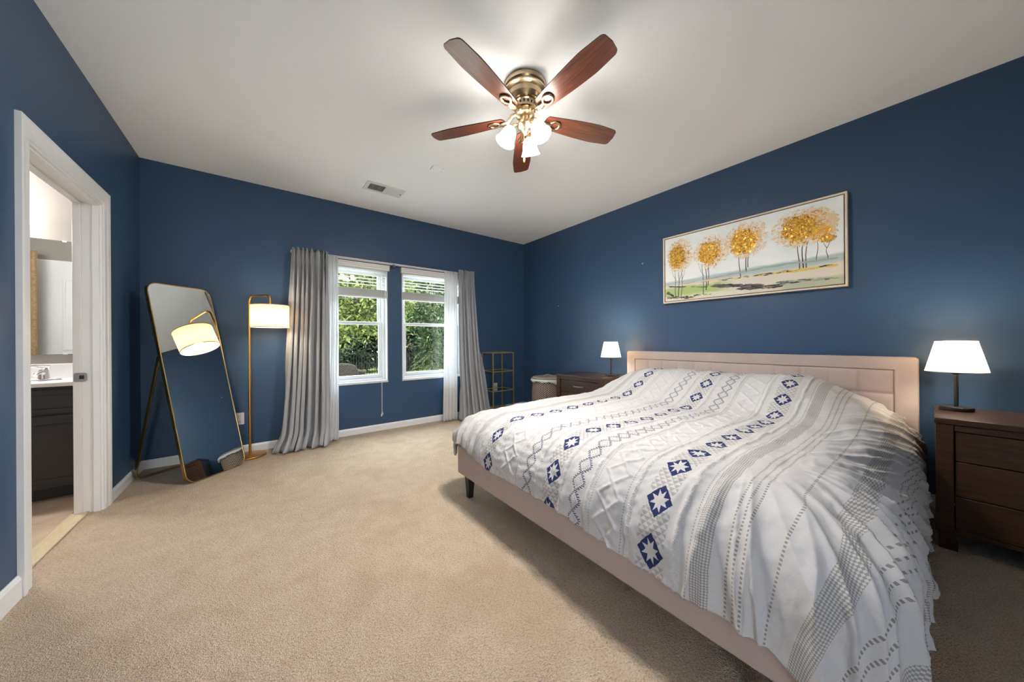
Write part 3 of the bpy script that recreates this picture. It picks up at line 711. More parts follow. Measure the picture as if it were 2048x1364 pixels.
def duvet_material():
    m = Mat('patterned white duvet cotton', rough=.92, spec=.15)
    uvn = m.node('ShaderNodeUVMap'); uvn.uv_map = 'cloth'
    sp = m.node('ShaderNodeSeparateXYZ'); m.link(uvn.outputs[0], sp.inputs[0])
    X, Y = S(m.nt, sp.outputs[0]), S(m.nt, sp.outputs[1]); A = (Y-YC).abs()
    jit = S(m.nt, m.noise(420, 2, vec=uvn.outputs[0]))-.5
    white, navy, grey, lgrey, dgrey = srgb(200, 199, 200), srgb(46, 54, 96), srgb(158, 156, 152), srgb(188, 186, 181), srgb(124, 122, 118)
    col = m.mix(m.noise(60, 2, vec=uvn.outputs[0]), white, srgb(192, 191, 193))
    def band(sgn, yc, shift):
        nonlocal col
        dy = Y-yc; per = .175
        dx = (X+shift).wrap(per)
        sx = (dx/.066+dy/.050); tx = (dx/.066-dy/.050)           # rotated square, inside when both < 1
        ins = (sx.abs().max(tx.abs())+jit*.10) < 1.0
        s3, t3 = (sx*.5+.5)*3, (tx*.5+.5)*3
        cor = (s3.floor()-1).abs()*(t3.floor()-1).abs(); sm, tm = (s3-1.5).abs(), (t3-1.5).abs(); tri = ((sm.max(tm)-.5) > (((sm.min(tm)+.0)*1.0-.0).max(0.)*2.0)*.62+.12).max((cor > .5)*((s3.fract()-.5).abs().max((t3.fract()-.5).abs())+jit*.2 < .44))
        cen = ((sx.abs() < .33)*(tx.abs() < .33))
        nv = ins*tri*(1-cen)
        # pale triangles between the diamonds
        g1 = (X/.032+dy/.025).fract(); g2 = (X/.032-dy/.025).fract()
        tr2 = ((g1+g2) < 1.0)*((dy.abs()+jit*.012) < .050)*(1-ins)
        edge = ((dx.abs()) > .030)
        col = m.mix(tr2*edge*.85, col, grey); col = m.mix(nv, col, navy)
        col = m.mix(ins*cen*.5, col, lgrey)
    band(1, YC+.515, .02); band(1, YC-.01, .09); band(-1, YC-.515, .03)
    # dotted lattice chains either side of the centre band
    for yc in (YC+.157, YC-.165):
        dy = Y-yc; dx = X.wrap(.078)
        l1 = dx.abs()/.039+dy.abs()/.030
        o = ((l1-1.0).abs()+jit*.10) < .13
        saw = (X*900).sin() > -.25
        sp_ = ((l1-1.24).abs() < .12)*((X*640).sin() > .35)*(dy.abs() < .036)
        col = m.mix((o*saw).max(sp_), col, srgb(58, 62, 92))
        i2 = ((l1-.52).abs() < .07)*((X*760).sin() > 0)
        col = m.mix(i2*.7, col, dgrey)
    # fine dotted lines
    def dots(a, per, w, duty, c, k=1.0):
        nonlocal col
        d = ((A-a).abs() < w)*((X/per).fract() < duty)
        col = m.mix(d*k, col, c)
    for a in (.252, .395, .640): dots(a, .011, .0022, .55, grey)
    for a in (.105, .210, .440, .580): dots(a, .30, .0012, 1.0, lgrey, .7)
    for a in (.742, .764, .786): dots(a, .0125, .0032, .52, srgb(146, 143, 138))
    dots(.872, .0125, .0034, .52, srgb(146, 143, 138))
    for a in (1.080, 1.108, 1.136): dots(a, .0125, .0040, .52, srgb(136, 134, 130))
    # woven net bands
    for a, wd in ((.676, .024), (.985, .030), (1.275, .030)):
        dy = A-a
        u = (X*390+dy*420).sin(); v = (X*390-dy*420).sin()
        net = ((u*v) > -.02)*((dy.abs()+jit*.010) < wd)
        col = m.mix(net*.85, col, srgb(140, 137, 131))
    m.color(col)
    rope = None
    for a in (.082, .232, .418, .602):
        q = ((A-a).abs() < .011); rope = q if rope is None else rope.max(q)
    h = S(m.nt, m.noise(500, 2, vec=uvn.outputs[0]))*.5 + rope*S(m.nt, m.voro(230, vec=uvn.outputs[0]))*2.2 + S(m.nt, m.noise(22, 4, vec=uvn.outputs[0]))*2.0
    m.bump(h, .35, .004)
    return m
m_duvet = duvet_material()
tag(duvet(), 'white duvet with navy diamond bands and grey dotted stripes over the bed', 'duvet')

# ------------------------------------------------------------------ nightstands (front towards -X, origin at the front left foot as one faces it)
def nightstand(label, X0, Y1, X1, Wd):
    H = .684
    t = thing('nightstand', label, 'nightstand', (X0, Y1, 0), 'dark wood nightstands')
    y0, y1 = Y1-Wd, Y1; st = .058
    MB().box(X0-.004, X1, y0-.004, y1+.004, H-.030, H).build('top', m_night, t, bevel=.003)
    b = MB(); b.box(X0, X0+.04, y0, y0+st, .092, H-.0305).box(X0, X0+.04, y1-st, y1, .092, H-.0305)
    b.box(X0+.004, X0+.04, y0+st, y1-st, H-.062, H-.0305).box(X0+.012, X0+.03, y0+st, y1-st, .092, .112)
    b.box(X0+.041, X1-.01, y0+.004, y0+.026, .092, H-.0305).box(X0+.041, X1-.01, y1-.026, y1-.004, .092, H-.0305).box(X1-.022, X1-.010, y0+.03, y1-.03, .10, H-.04)
    b.build('carcass', m_night, t, bevel=.002)
    for x, y in ((X0+.012, y0+.008), (X0+.012, y1-.070), (X1-.085, y0+.008), (X1-.085, y1-.070)):
        MB().box(x, x+.062, y, y+.062, 0, .0915).build('foot', m_night, t, bevel=.003)
    for za, zb in ((.468, H-.066), (.288, .464), (.114, .284)):
        dr = MB().box(X0+.010, X0+.030, y0+st+.003, y1-st-.003, za, zb).build('drawer', m_night, t, bevel=.003)
        yc, zc_ = (y0+y1)/2, (za+zb)/2+.01; pts = []
        for q in range(13):
            f = q/12; pts.append((X0-.004-.022*math.sin(math.pi*f)**.5, yc-.075+.15*f, zc_))
        pts = [(X0+.0095, pts[0][1], zc_)]+pts+[(X0+.0095, pts[-1][1], zc_)]
        MB().tube(pts, .0045, 10, flat=(1.3, .8)).build('handle', m_satin, dr, smooth=60)
    return t
nightstand('dark wood nightstand past the far side of the bed, next to the woven basket', 2.955, 2.935, 3.452, .715)
nightstand('dark wood nightstand at the edge of view beside the draped side of the duvet', 2.812, .006, 3.335, .715)

# ------------------------------------------------------------------ bedside lamps
def table_lamp(label, x, y, z, rot):
    t = thing('table_lamp', label, 'lamp', (x, y, z), 'bedside lamps')
    c = (x, y, z)
    b = MB().lathe([(0, 0), (.060, 0), (.063, .003), (.063, .016), (.060, .020), (.010, .021), (0, .021)], c, 48, cap=False); b.build('lamp_base', m_black, t, smooth=35)
    b = MB().lathe([(0, .020), (.0085, .0205), (.0085, .205), (.020, .211), (.026, .219), (.0, .220)], c, 24, cap=False); b.build('stem', m_black, t, smooth=35)
    sh = MB().lathe([(.1135, .222), (.0755, .396)], c, 64, cap=False).build('lamp_shade', m_tshade, t, smooth=60)
    for r, zz in ((.1135, .222), (.0755, .396)): MB().lathe([(r-.0015, zz-.002), (r+.0012, zz-.002), (r+.0012, zz+.002), (r-.0015, zz+.002), (r-.0015, zz-.002)], c, 64, cap=False).build('shade_rim', m_white, sh, smooth=40)
    b = MB()
    for k in range(3): a = 2*math.pi*k/3; b.tube([(x, y, z+.232), (x+.111*math.cos(a), y+.111*math.sin(a), z+.226)], .0018, 6)
    b.lathe([(.016, .2205), (.016, .262)], c, 16); b.build('shade_carrier', m_black, t)
    MB().lathe([(.013, .263), (.018, .275), (.027, .298), (.026, .315), (.014, .332), (0, .336)], c, 20, cap=False).build('light_bulb', m_bulb, t, smooth=60)
    point('table_lamp_light', (x, y, z+.352), LAMP_POWER, (1.0, .80, .56), .03, t)
table_lamp('lit black-stemmed table lamp on the nightstand by the woven basket', 3.205, 2.300, .685, 0)
table_lamp('lit black-stemmed table lamp on the nightstand at the edge of view', 3.178, -.068, .685, 0)

# ------------------------------------------------------------------ gold shelf in the corner
SX0, SX1, SY0, SY1, SH = 2.597, 2.975, 3.845, 4.150, .935
t = thing('etagere_shelf', 'slender gold metal corner shelf with clear glass tiers', 'shelf', (SX0, SY0, 0))
g = .014
for x in (SX0, SX1-g):
    for y in (SY0, SY1-g): MB().box(x, x+g, y, y+g, 0, SH-g).build('post', m_gold2, t, bevel=.001)
for k, z in enumerate((SH-g, .664-g, .382-g, .10-g)):
    b = MB(); b.box(SX0+(g if k else 0), SX1-(g if k else 0), SY0, SY0+g, z, z+g).box(SX0+(g if k else 0), SX1-(g if k else 0), SY1-g, SY1, z, z+g)
    b.box(SX0, SX0+g, SY0+g, SY1-g, z, z+g).box(SX1-g, SX1, SY0+g, SY1-g, z, z+g)
    b.build('shelf_rim', m_gold2, t, bevel=.001)
    MB().box(SX0+g+.001, SX1-g-.001, SY0+g+.001, SY1-g-.001, z+.004, z+.010).build('glass_tier', m_shelfglass, t)

# ------------------------------------------------------------------ woven hamper
def basket():
    cx, cy, R, H = 3.172, 3.325, .226, .565
    m = Mat('woven grey brown rope', rough=.85, spec=.2)
    sp = m.node('ShaderNodeUVMap'); sp.uv_map = 'weave'; xyz = m.node('ShaderNodeSeparateXYZ'); m.link(sp.outputs[0], xyz.inputs[0])
    U, V = S(m.nt, xyz.outputs[0]), S(m.nt, xyz.outputs[1])
    w = ((U*78+V*0).floor()*.5).fract(); row = (V*46+w).fract(); col_ = (U*78).fract()
    hgt = (row*3.1416).sin()*(col_*3.1416).sin()
    m.color(m.ramp(hgt.v, [(.12, srgb(62, 52, 47)), (.45, srgb(138, 122, 112)), (.9, srgb(182, 168, 158))])); m.bump(hgt, .8, .006)
    t = thing('laundry_basket', 'round woven hamper with white cloth liner and lid in the corner', 'basket', (cx, cy, 0))
    n, k = 96, 40; vs = []; uvs = []
    for j in range(k+1):
        z = H*j/k; r = R-.012+.012*math.sin(math.pi*min(1, j/k*1.1))
        for i in range(n+1): a = 2*math.pi*i/n; vs.append((cx+r*math.cos(a), cy+r*math.sin(a), z)); uvs.append((i/n, z*.75))
    b = MB().add(vs, [(j*(n+1)+i, j*(n+1)+i+1, (j+1)*(n+1)+i+1, (j+1)*(n+1)+i) for j in range(k) for i in range(n)])
    o = b.build('basket_body', m, t, smooth=60)
    def setuv(o, uvs):
        uv = o.data.uv_layers.new(name='weave'); idx = np.empty(len(o.data.loops), np.int32); o.data.loops.foreach_get('vertex_index', idx)
        uv.data.foreach_set('uv', np.array(uvs, np.float32)[idx].ravel())
    setuv(o, uvs)
    MB().lathe([(R-.01, .001), (0, .001)], (cx, cy, 0), 48, cap=False).build('basket_bottom', m_night, t)
    b = MB(); vs = []; n = 120      # liner folded over the rim with a loose flap
    for i in range(n+1):
        a = 2*math.pi*i/n; flap = .030*math.exp(-((((a-math.radians(262)+math.pi) % (2*math.pi))-math.pi)/.30)**2)
        hem = .026+flap+.006*math.sin(a*9)+.004*math.sin(a*23)
        for rr, zz in ((R-.03, H-.05), (R-.012, H+.004), (R+.004, H+.008), (R+.010, H), (R+.012+.004*math.sin(a*11), H-hem*.6), (R+.008+.005*math.sin(a*7), H-hem)):
            vs.append((cx+rr*math.cos(a), cy+rr*math.sin(a), zz))
    q = 6; b.add(vs, [(i*q+j, (i+1)*q+j, (i+1)*q+j+1, i*q+j+1) for i in range(n) for j in range(q-1)])
    b.build('cloth_liner', m_sheer, t, smooth=180, solid=.003)
    lid = MB().lathe([(0, H+.034), (R-.03, H+.036), (R-.012, H+.030), (R-.006, H+.018), (R-.010, H+.010), (0, H+.009)], (cx, cy, 0), 72, cap=False).build('lid', Mat('grey brown lid weave', srgb(142, 132, 126), .85), t, smooth=40)
    pts = [(cx+.058*math.cos(math.pi*q/12)*.79, cy-.058*math.cos(math.pi*q/12)*.61, H+.034+.026*math.sin(math.pi*q/12)) for q in range(13)]
    MB().tube(pts, .005, 8).build('lid_handle', Mat('grey rope', srgb(170, 164, 164), .8), lid, smooth=60)
basket()

# ------------------------------------------------------------------ painting over the bed (canvas coordinates: s towards the camera side, t up)
def painting():
    y1, z0, Wp, Hp = 1.793, 1.493, 1.396, .703
    t = thing('framed_painting', 'long framed canvas of golden autumn trees above the bed', 'painting', (XR, y1-Wp/2, z0))
    fp = lambda u, v, h: (XR-.002-h, y1-u, z0+v)
    m_fr = wood('pale wood frame', srgb(216, 198, 178), srgb(234, 218, 200), .5)
    MB().ring([(0, 0), (Wp, 0), (Wp, Hp), (0, Hp)], [(.013, .013), (Wp-.013, .013), (Wp-.013, Hp-.013), (.013, Hp-.013)], fp, 0, .042).build('picture_frame', m_fr, t, bevel=.0015)
    MB().box(XR-.010, XR-.003, y1-Wp+.013, y1-.013, z0+.013, z0+Hp-.013).build('backing', m_bladetop, t)
    rs = np.random.RandomState(21); ins = .020
    P = lambda s, q, h=0: fp(ins+s*(Wp-2*ins), ins+q*(Hp-2*ins), .034+h)
    mats = []
    def mt(*a, **k): mats.append(Mat(*a, **k)); return len(mats)-1
    # painted ground: sky, far hill and foreground washes
    base = Mat('painted canvas', rough=.7, spec=.3); mats.append(base)
    g = base.node('ShaderNodeUVMap'); g.uv_map = 'art'; xyz = base.node('ShaderNodeSeparateXYZ'); base.link(g.outputs[0], xyz.inputs[0])
    X, Y = S(base.nt, xyz.outputs[0]), S(base.nt, xyz.outputs[1])
    n1 = S(base.nt, base.noise(7, 4, vec=g.outputs[0]))-.5; n2 = S(base.nt, base.noise(26, 3, vec=g.outputs[0]))-.5
    c = base.mix((n1*2.2+.5).v, srgb(232, 238, 240), srgb(246, 247, 245))
    yy = Y+n1*.05
    hill = .285+0*0
    soft = lambda e, w: S(base.nt, e.v if isinstance(e, S) else e).op('DIVIDE', w).op('ADD', .5).op('MAXIMUM', 0.).op('MINIMUM', 1.)
    c = base.mix(soft((X*.06+.30)-yy, .03), c, srgb(182, 198, 198))
    c = base.mix(soft((.252+X*.0)-yy, .04), c, srgb(222, 214, 200))
    c = base.mix(soft(.12-yy+n2*.06, .06)*soft(X-.52, .2), c, srgb(226, 214, 196))
    c = base.mix(soft(.205-yy+n2*.05, .03)*soft(.43-X+n2*.1, .10), c, srgb(176, 198, 128))
    c = base.mix(soft(.07-yy+n2*.08, .04)*soft(.50-X, .2), c, srgb(226, 218, 204))
    c = base.mix(soft(.105-yy+n2*.05, .03)*soft(X-.72, .06)*.8, c, srgb(176, 182, 156))
    base.color(c); base.bump(base.noise(60, 4, vec=base.mapped((1, 1, 1))), .25, .003)
    PEACH = mt('peach paint', srgb(232, 200, 158), .7); PALE = mt('pale peach paint', srgb(238, 224, 204), .75); OCH = mt('ochre paint', srgb(206, 148, 62), .6)
    G1 = mt('gold leaf', srgb(212, 158, 44), .35, .55); G2 = mt('bright gold leaf', srgb(240, 200, 92), .3, .5); G3 = mt('dark gold leaf', srgb(150, 98, 28), .4, .5)
    INK = mt('ink paint', srgb(58, 52, 54), .6); PLUM = mt('plum grey paint', srgb(112, 100, 104), .7); TRK = mt('trunk paint', srgb(108, 96, 88), .6)
    YEL = mt('yellow paint', srgb(226, 196, 92), .6); SAGE = mt('sage paint', srgb(160, 178, 170), .7); GRN = mt('green paint', srgb(150, 176, 90), .7)
    b = MB(); ax = (Wp-2*ins)/(Hp-2*ins)
    uvs = [(0, 0), (1, 0), (1, 1), (0, 1)]
    b.add([P(0, 0), P(1, 0), P(1, 1), P(0, 1), P(0, 0, -.02), P(1, 0, -.02), P(1, 1, -.02), P(0, 1, -.02)], [(0, 1, 2, 3), (0, 4, 5, 1), (1, 5, 6, 2), (2, 6, 7, 3), (3, 7, 4, 0)], 0)
    def dab(s, q, ln, wd, ang, m, h):
        ca, sa = math.cos(ang), math.sin(ang); pts = []
        for u, v in ((-1, -.15), (-.5, -1), (.55, -.8), (1, .1), (.4, 1), (-.6, .85)):
            u *= ln*(.8+.4*rs.rand()); v *= wd*(.8+.4*rs.rand()); pts.append(P(s+(u*ca-v*sa)/ax, q+u*sa+v*ca, h+(.0012 if h < .003 else .0040)*rs.rand()))
        pts = [p for p in pts if True]
        b.add(pts, [(0, 1, 2, 3, 4, 5)], m)
    inb = lambda s, q, m_=.012: m_ < s < 1-m_ and m_*2 < q < 1-m_*2
    def cloud(s, q, rs_, rq, n, ms, size, h, sq=1.):
        for _ in range(n):
            a = rs.rand()*2*math.pi; r = math.sqrt(rs.rand())**sq; x, y = s+rs_*r*math.cos(a), q+rq*r*math.sin(a)
            if inb(x, y, .022): dab(x, y, size*(.5+rs.rand()), size*.45*(.5+rs.rand()), rs.rand()*3.14, ms[rs.randint(len(ms))], h)
    def stroke(pts, w0, w1, m, h=.0006):
        n = len(pts); vs = []
        for k, (s, q) in enumerate(pts):
            sa, qa = pts[max(k-1, 0)]; sb, qb = pts[min(k+1, n-1)]; tx, ty = (sb-sa)*ax, qb-qa; l = math.hypot(tx, ty); w = w0+(w1-w0)*k/(n-1)
            vs += [P(s-ty/l*w/ax, q+tx/l*w, h), P(s+ty/l*w/ax, q-tx/l*w, h)]
        b.add(vs, [(2*k, 2*k+1, 2*k+3, 2*k+2) for k in range(n-1)], m)
    def trunk(s, q0, q1, lean=0., w=.006, m=None):
        stroke([(s+lean*f+.003*math.sin(f*7+s*40), q0+(q1-q0)*f) for f in np.linspace(0, 1, 7)], w, w*.45, TRK if m is None else m)
    for s0, q0, ls in ((.105, .045, (-.022, 0, .02)), (.30, .05, (-.018, .0, .012)), (.51, .228, (0, .035, .045)), (.828, .235, (-.016, 0, .014))):
        for k, d_ in enumerate(ls):
            qb = q0+(.06*k if q0 > .04 and s0 in (.30, .51) else .0); trunk(s0+d_, qb, qb+.46, .008*(k-1), .0062, INK if k == 1 else TRK)
            stroke([(s0+d_+.004, qb+.27), (s0+d_+.02*(1 if k else -1), qb+.36), (s0+d_+.03*(1 if k else -1), qb+.44)], .003, .001, TRK)
    trunk(.890, .292, .60, .004, .0042); trunk(.935, .286, .44, -.004, .005); stroke([(.933, .43), (.945, .50), (.965, .56)], .003, .001, TRK); stroke([(.932, .43), (.92, .49), (.915, .55)], .003, .001, TRK)
    crowns = [(.100, .685, .056, .165, 1), (.322, .655, .066, .155, 1), (.530, .710, .070, .155, 1.1), (.815, .725, .082, .150, 1.2)]
    for s, q, a, d_, f in crowns:
        cloud(s+.010, q+.01, a*1.75, d_*1.55, int(260*f), [PALE, PALE, PEACH], .020, .0004, .8); cloud(s+.006, q, a*1.42, d_*1.32, int(170*f), [PEACH, PEACH, OCH, PALE], .018, .0012, .8)
        cloud(s, q, a*1.12, d_*1.10, int(220*f), [OCH, G1, PEACH], .018, .0022)
        cloud(s-.004, q, a*.92, d_*.95, int(520*f), [G1, G1, G2, G2, G3, OCH], .014, .0036)
    cloud(.90, .76, .07, .15, 150, [PALE, PEACH], .020, .0006); cloud(.885, .80, .05, .10, 80, [PEACH, OCH], .018, .0010); cloud(.90, .645, .052, .075, 130, [OCH, PEACH, G1, G1], .020, .002); cloud(.935, .545, .034, .04, 50, [OCH, G1, G2], .018, .003)
    cloud(.955, .70, .03, .12, 50, [PEACH], .020, .001)
    cloud(.61, .82, .045, .11, 60, [PALE, PEACH], .018, .0009)
    # ground strokes
    def rough(s0, q0, s1, q1, n, ms, ln, wd):
        for k in range(n):
            f = rs.rand(); x, y = s0+(s1-s0)*f, q0+(q1-q0)*f+(rs.rand()-.5)*wd*2.4
            if inb(x, y, .008): dab(x, y, min(ln*(.5+rs.rand()), (min(x, 1-x)-.004)*ax*.7), wd*(.4+.7*rs.rand()), (rs.rand()-.5)*.18+(q1-q0)/max(.05, (s1-s0)*ax)*.6, ms[rs.randint(len(ms))], .0008)
    rough(.02, .235, .30, .160, 16, [INK, PLUM], .05, .006); rough(.36, .155, .62, .080, 60, [INK, PLUM, INK, PLUM], .06, .014); rough(.52, .075, .72, .050, 40, [PLUM, INK], .06, .013)
    rough(.02, .06, .20, .03, 34, [INK, PLUM, GRN], .035, .012); rough(.015, .14, .06, .08, 16, [INK, PLUM], .02, .014); rough(.22, .05, .33, .04, 12, [GRN, INK], .03, .008)
    rough(.40, .225, .56, .228, 20, [INK, PLUM, YEL], .025, .007); rough(.56, .226, .82, .222, 30, [YEL, INK, YEL, PLUM], .045, .008); rough(.76, .212, .97, .222, 34, [YEL, YEL, INK], .05, .008)
    rough(.62, .055, .80, .085, 26, [YEL, INK, SAGE], .05, .009); rough(.72, .10, .97, .075, 40, [SAGE, GRN, PLUM], .05, .010); rough(.30, .27, .66, .315, 30, [SAGE], .07, .006); rough(.66, .315, .97, .30, 30, [SAGE], .07, .008)
    rough(.14, .25, .46, .235, 24, [PEACH, SAGE], .06, .008)
    o = b.build('canvas', mats, t)
    uv = o.data.uv_layers.new(name='art'); loc = ROOT[t.name]
    co = np.empty(len(o.data.vertices)*3, np.float32); o.data.vertices.foreach_get('co', co); co = co.reshape(-1, 3)
    s_ = (y1-(co[:, 1]+loc.y)-ins)/(Wp-2*ins); q_ = (co[:, 2]+loc.z-z0-ins)/(Hp-2*ins)
    idx = np.empty(len(o.data.loops), np.int32); o.data.loops.foreach_get('vertex_index', idx)
    uv.data.foreach_set('uv', np.stack([s_, q_], -1).astype(np.float32)[idx].ravel())
painting()

# ------------------------------------------------------------------ bathroom beyond the doorway
BXL, BYN, BYF = -2.75, 2.05, YB
struct(MB().box(BXL-.1, XL-WT-.001, BYF, BYF+.1, 0, ZC).build('wall_bathroom_back', m_taupe))
struct(MB().box(BXL-.1, BXL, BYN, BYF, 0, ZC).build('wall_bathroom_left', m_taupe))
struct(MB().box(BXL, XL-WT-.001, BYN-.1, BYN, 0, ZC).build('wall_bathroom_front', m_taupe))
struct(MB().box(XL-WT-.006, XL-WT-.0005, BYN, DY0-.06, 0, ZC).box(XL-WT-.006, XL-WT-.0005, DY1+.06, BYF, 0, ZC).box(XL-WT-.006, XL-WT-.0005, DY0-.06, DY1+.06, DZ+.06, ZC).build('wall_bathroom_right', m_taupe))
def tilefloor():
    m = Mat('beige stone tile', rough=.35)
    n = m.noise(5, 4); c = m.ramp(n, [(.3, srgb(176, 150, 126)), (.7, srgb(206, 184, 160))])
    br = m.node('ShaderNodeTexBrick'); br.offset = 0; br.inputs['Scale'].default_value = 1; br.inputs['Brick Width'].default_value = .33; br.inputs['Row Height'].default_value = .33; br.inputs['Mortar Size'].default_value = .004
    m.link(m.mapped((1, 1, 1), (0, 0, .0)), br.inputs['Vector']); m.color(m.mix(br.outputs['Fac'], c, srgb(196, 180, 160)))
    return m
struct(MB().box(BXL, XL-WT-.02, BYN, BYF, 0, .006).build('floor_bathroom', tilefloor()))
VX0, VX1, VY0 = -2.05, -.985, 3.745
t = thing('bathroom_vanity', 'charcoal bathroom vanity with white countertop seen through the doorway', 'vanity', (VX0, VY0, .006))
MB().box(VX0, VX1, VY0+.02, BYF-.001, .09, .802).box(VX0+.02, VX1-.02, VY0+.075, BYF-.02, .006, .09).build('cabinet_body', m_char, t)
def panel_front(name, x0, x1, z0, z1, r):
    fn = lambda u, v, h: (u, VY0+.0195-h, v); cx, cz = (x0+x1)/2, (z0+z1)/2
    b = MB().ring(rrect(x1-x0, z1-z0, .003, 2, cx, cz), rrect(x1-x0-2*r, z1-z0-2*r, .003, 2, cx, cz), fn, 0, .019)
    b.box(x0+r, x1-r, VY0+.009, VY0+.0195, z0+r, z1-r)
    return b.build(name, m_char, t, bevel=.003)
panel_front('drawer_front', -1.50, -1.000, .615, .778, .032)
panel_front('cabinet_door', -1.50, -1.000, .10, .600, .060); panel_front('cabinet_door', -2.04, -1.520, .10, .778, .060)
MB().box(VX0-.01, VX1+.005, VY0-.025, BYF-.001, .803, .832).box(VX0-.01, VX1+.005, BYF-.021, BYF-.001, .832, .945).build('countertop', m_counter, t, bevel=.005)
fx, fy_, fz0 = -1.30, 4.035, .833
f = thing('bathroom_faucet', 'chrome faucet standing on the bathroom countertop', 'faucet', (fx, fy_, fz0))
MB().prism(rrect(.165, .052, .025, 6, fx, fy_), XYZ, fz0, fz0+.010).build('faucet_base', m_chrome, f, bevel=.003)
b = MB().lathe([(.030, .010), (.027, .035), (.024, .062), (.020, .078), (.0, .082)], (fx, fy_, fz0), 24, cap=False).tube([(fx, fy_-.010, fz0+.050), (fx, fy_-.055, fz0+.058), (fx, fy_-.100, fz0+.050), (fx, fy_-.112, fz0+.038)], [.017, .014, .012, .011], 14)
b.build('spout', m_chrome, f, smooth=50)
MB().tube([(fx+.01, fy_+.006, fz0+.080), (fx+.02, fy_-.002, fz0+.100), (fx-.035, fy_-.035, fz0+.108), (fx-.050, fy_-.045, fz0+.106)], [.016, .017, .012, .009], 12, flat=(.7, 1.1)).build('faucet_handle', m_chrome, f, smooth=50)
t = thing('vanity_mirror', 'frameless wall mirror over the bathroom countertop', 'mirror', (-1.5, BYF, 1.02))
MB().box(-2.02, -.99, BYF-.008, BYF-.002, 1.020, 1.915).build('mirror_glass', m_mirror, t)
for z in (1.016, 1.905): MB().box(-1.262, -1.238, BYF-.012, BYF-.0082, z, z+.014).build('mirror_clip', m_white, t, bevel=.002)
t = thing('vanity_light', 'row of lit glass shades over the bathroom mirror', 'wall light', (-1.80, BYF, 2.12))
MB().box(-2.10, -1.56, BYF-.03, BYF-.001, 2.12, 2.20).build('back_plate', m_satin, t, bevel=.006)
for x in (-2.02, -1.83, -1.64):
    a_ = MB().tube([(x, BYF-.03, 2.17), (x, BYF-.09, 2.175), (x, BYF-.10, 2.15)], .008, 8).build('lamp_arm', m_satin, t)
    MB().lathe([(.020, .0), (.034, -.02), (.046, -.06), (.056, -.10), (.052, -.10), (.030, -.02)], (x, BYF-.10, 2.15), 24, cap=False).build('glass_shade', m_vanbulb, a_, smooth=50)
dr = struct(MB().box(-2.025, -1.10, BYN+.001, BYN+.028, .01, 2.03).box(-2.085, -2.026, BYN+.001, BYN+.02, .0065, 2.09).box(-2.025, -1.04, BYN+.001, BYN+.02, 2.031, 2.09).build('door_2', m_trim))
for z0_, z1_ in ((.22, .88), (1.02, 1.88)):
    for xa in (-1.90, -1.52):
        MB().ring(rrect(.30, z1_-z0_, .004, 2, xa+.15, (z0_+z1_)/2), rrect(.25, z1_-z0_-.05, .004, 2, xa+.15, (z0_+z1_)/2), lambda u, v, h: (u, BYN+.0275+h, v), 0, .008).build('door_panel', m_trim, dr, bevel=.003)
m_shower = fabric('tan waffle cloth', srgb(138, 114, 84), srgb(176, 150, 116), 60, .5)
U = np.linspace(0, 1, 120)[:, None]; V = np.linspace(0, 1, 12)[None, :]
scu = MB().grid(np.stack([-2.70+.71*U+0*V, BYN+.30+.03*np.sin(U*2*np.pi*6)+0*V, .12+2.02*V+0*U], -1)).build('shower_curtain', m_shower, smooth=180, solid=.002)
tag(scu, 'tan textured shower curtain reflected in the bathroom mirror', 'shower curtain')

# ------------------------------------------------------------------ garden behind the windows
m_lawn = Mat('sunlit lawn', rough=.9, spec=.1)
m_lawn.color(m_lawn.ramp(m_lawn.noise(6, 5), [(.3, srgb(70, 82, 36)), (.7, srgb(112, 116, 66))])); m_lawn.bump(m_lawn.noise(80, 3), .8, .03)
GZ = -.28
struct(MB().box(-14, 34, YB+.35, 40, GZ-.2, GZ).build('lawn', m_lawn))
def leafmat(name, c1, c2, c3):
    m = Mat(name, rough=.6, spec=.25)
    g = m.node('ShaderNodeNewGeometry'); c = m.ramp(g.outputs['Random Per Island'], [(0, c1), (.55, c2), (1, c3)]); m.color(c)
    t = m.node('ShaderNodeBsdfTranslucent'); m.link(c, t.inputs[0]); x = m.node('ShaderNodeMixShader'); x.inputs[0].default_value = .35
    m.link(m.b.outputs[0], x.inputs[1]); m.link(t.outputs[0], x.inputs[2]); m.link(x.outputs[0], m.out().inputs[0]); return m
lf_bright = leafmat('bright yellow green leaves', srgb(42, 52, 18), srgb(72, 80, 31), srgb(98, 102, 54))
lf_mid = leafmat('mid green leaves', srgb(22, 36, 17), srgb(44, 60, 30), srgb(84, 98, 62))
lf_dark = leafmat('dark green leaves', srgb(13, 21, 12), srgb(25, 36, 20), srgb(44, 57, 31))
m_bark = Mat('bark', srgb(84, 72, 58), .9)
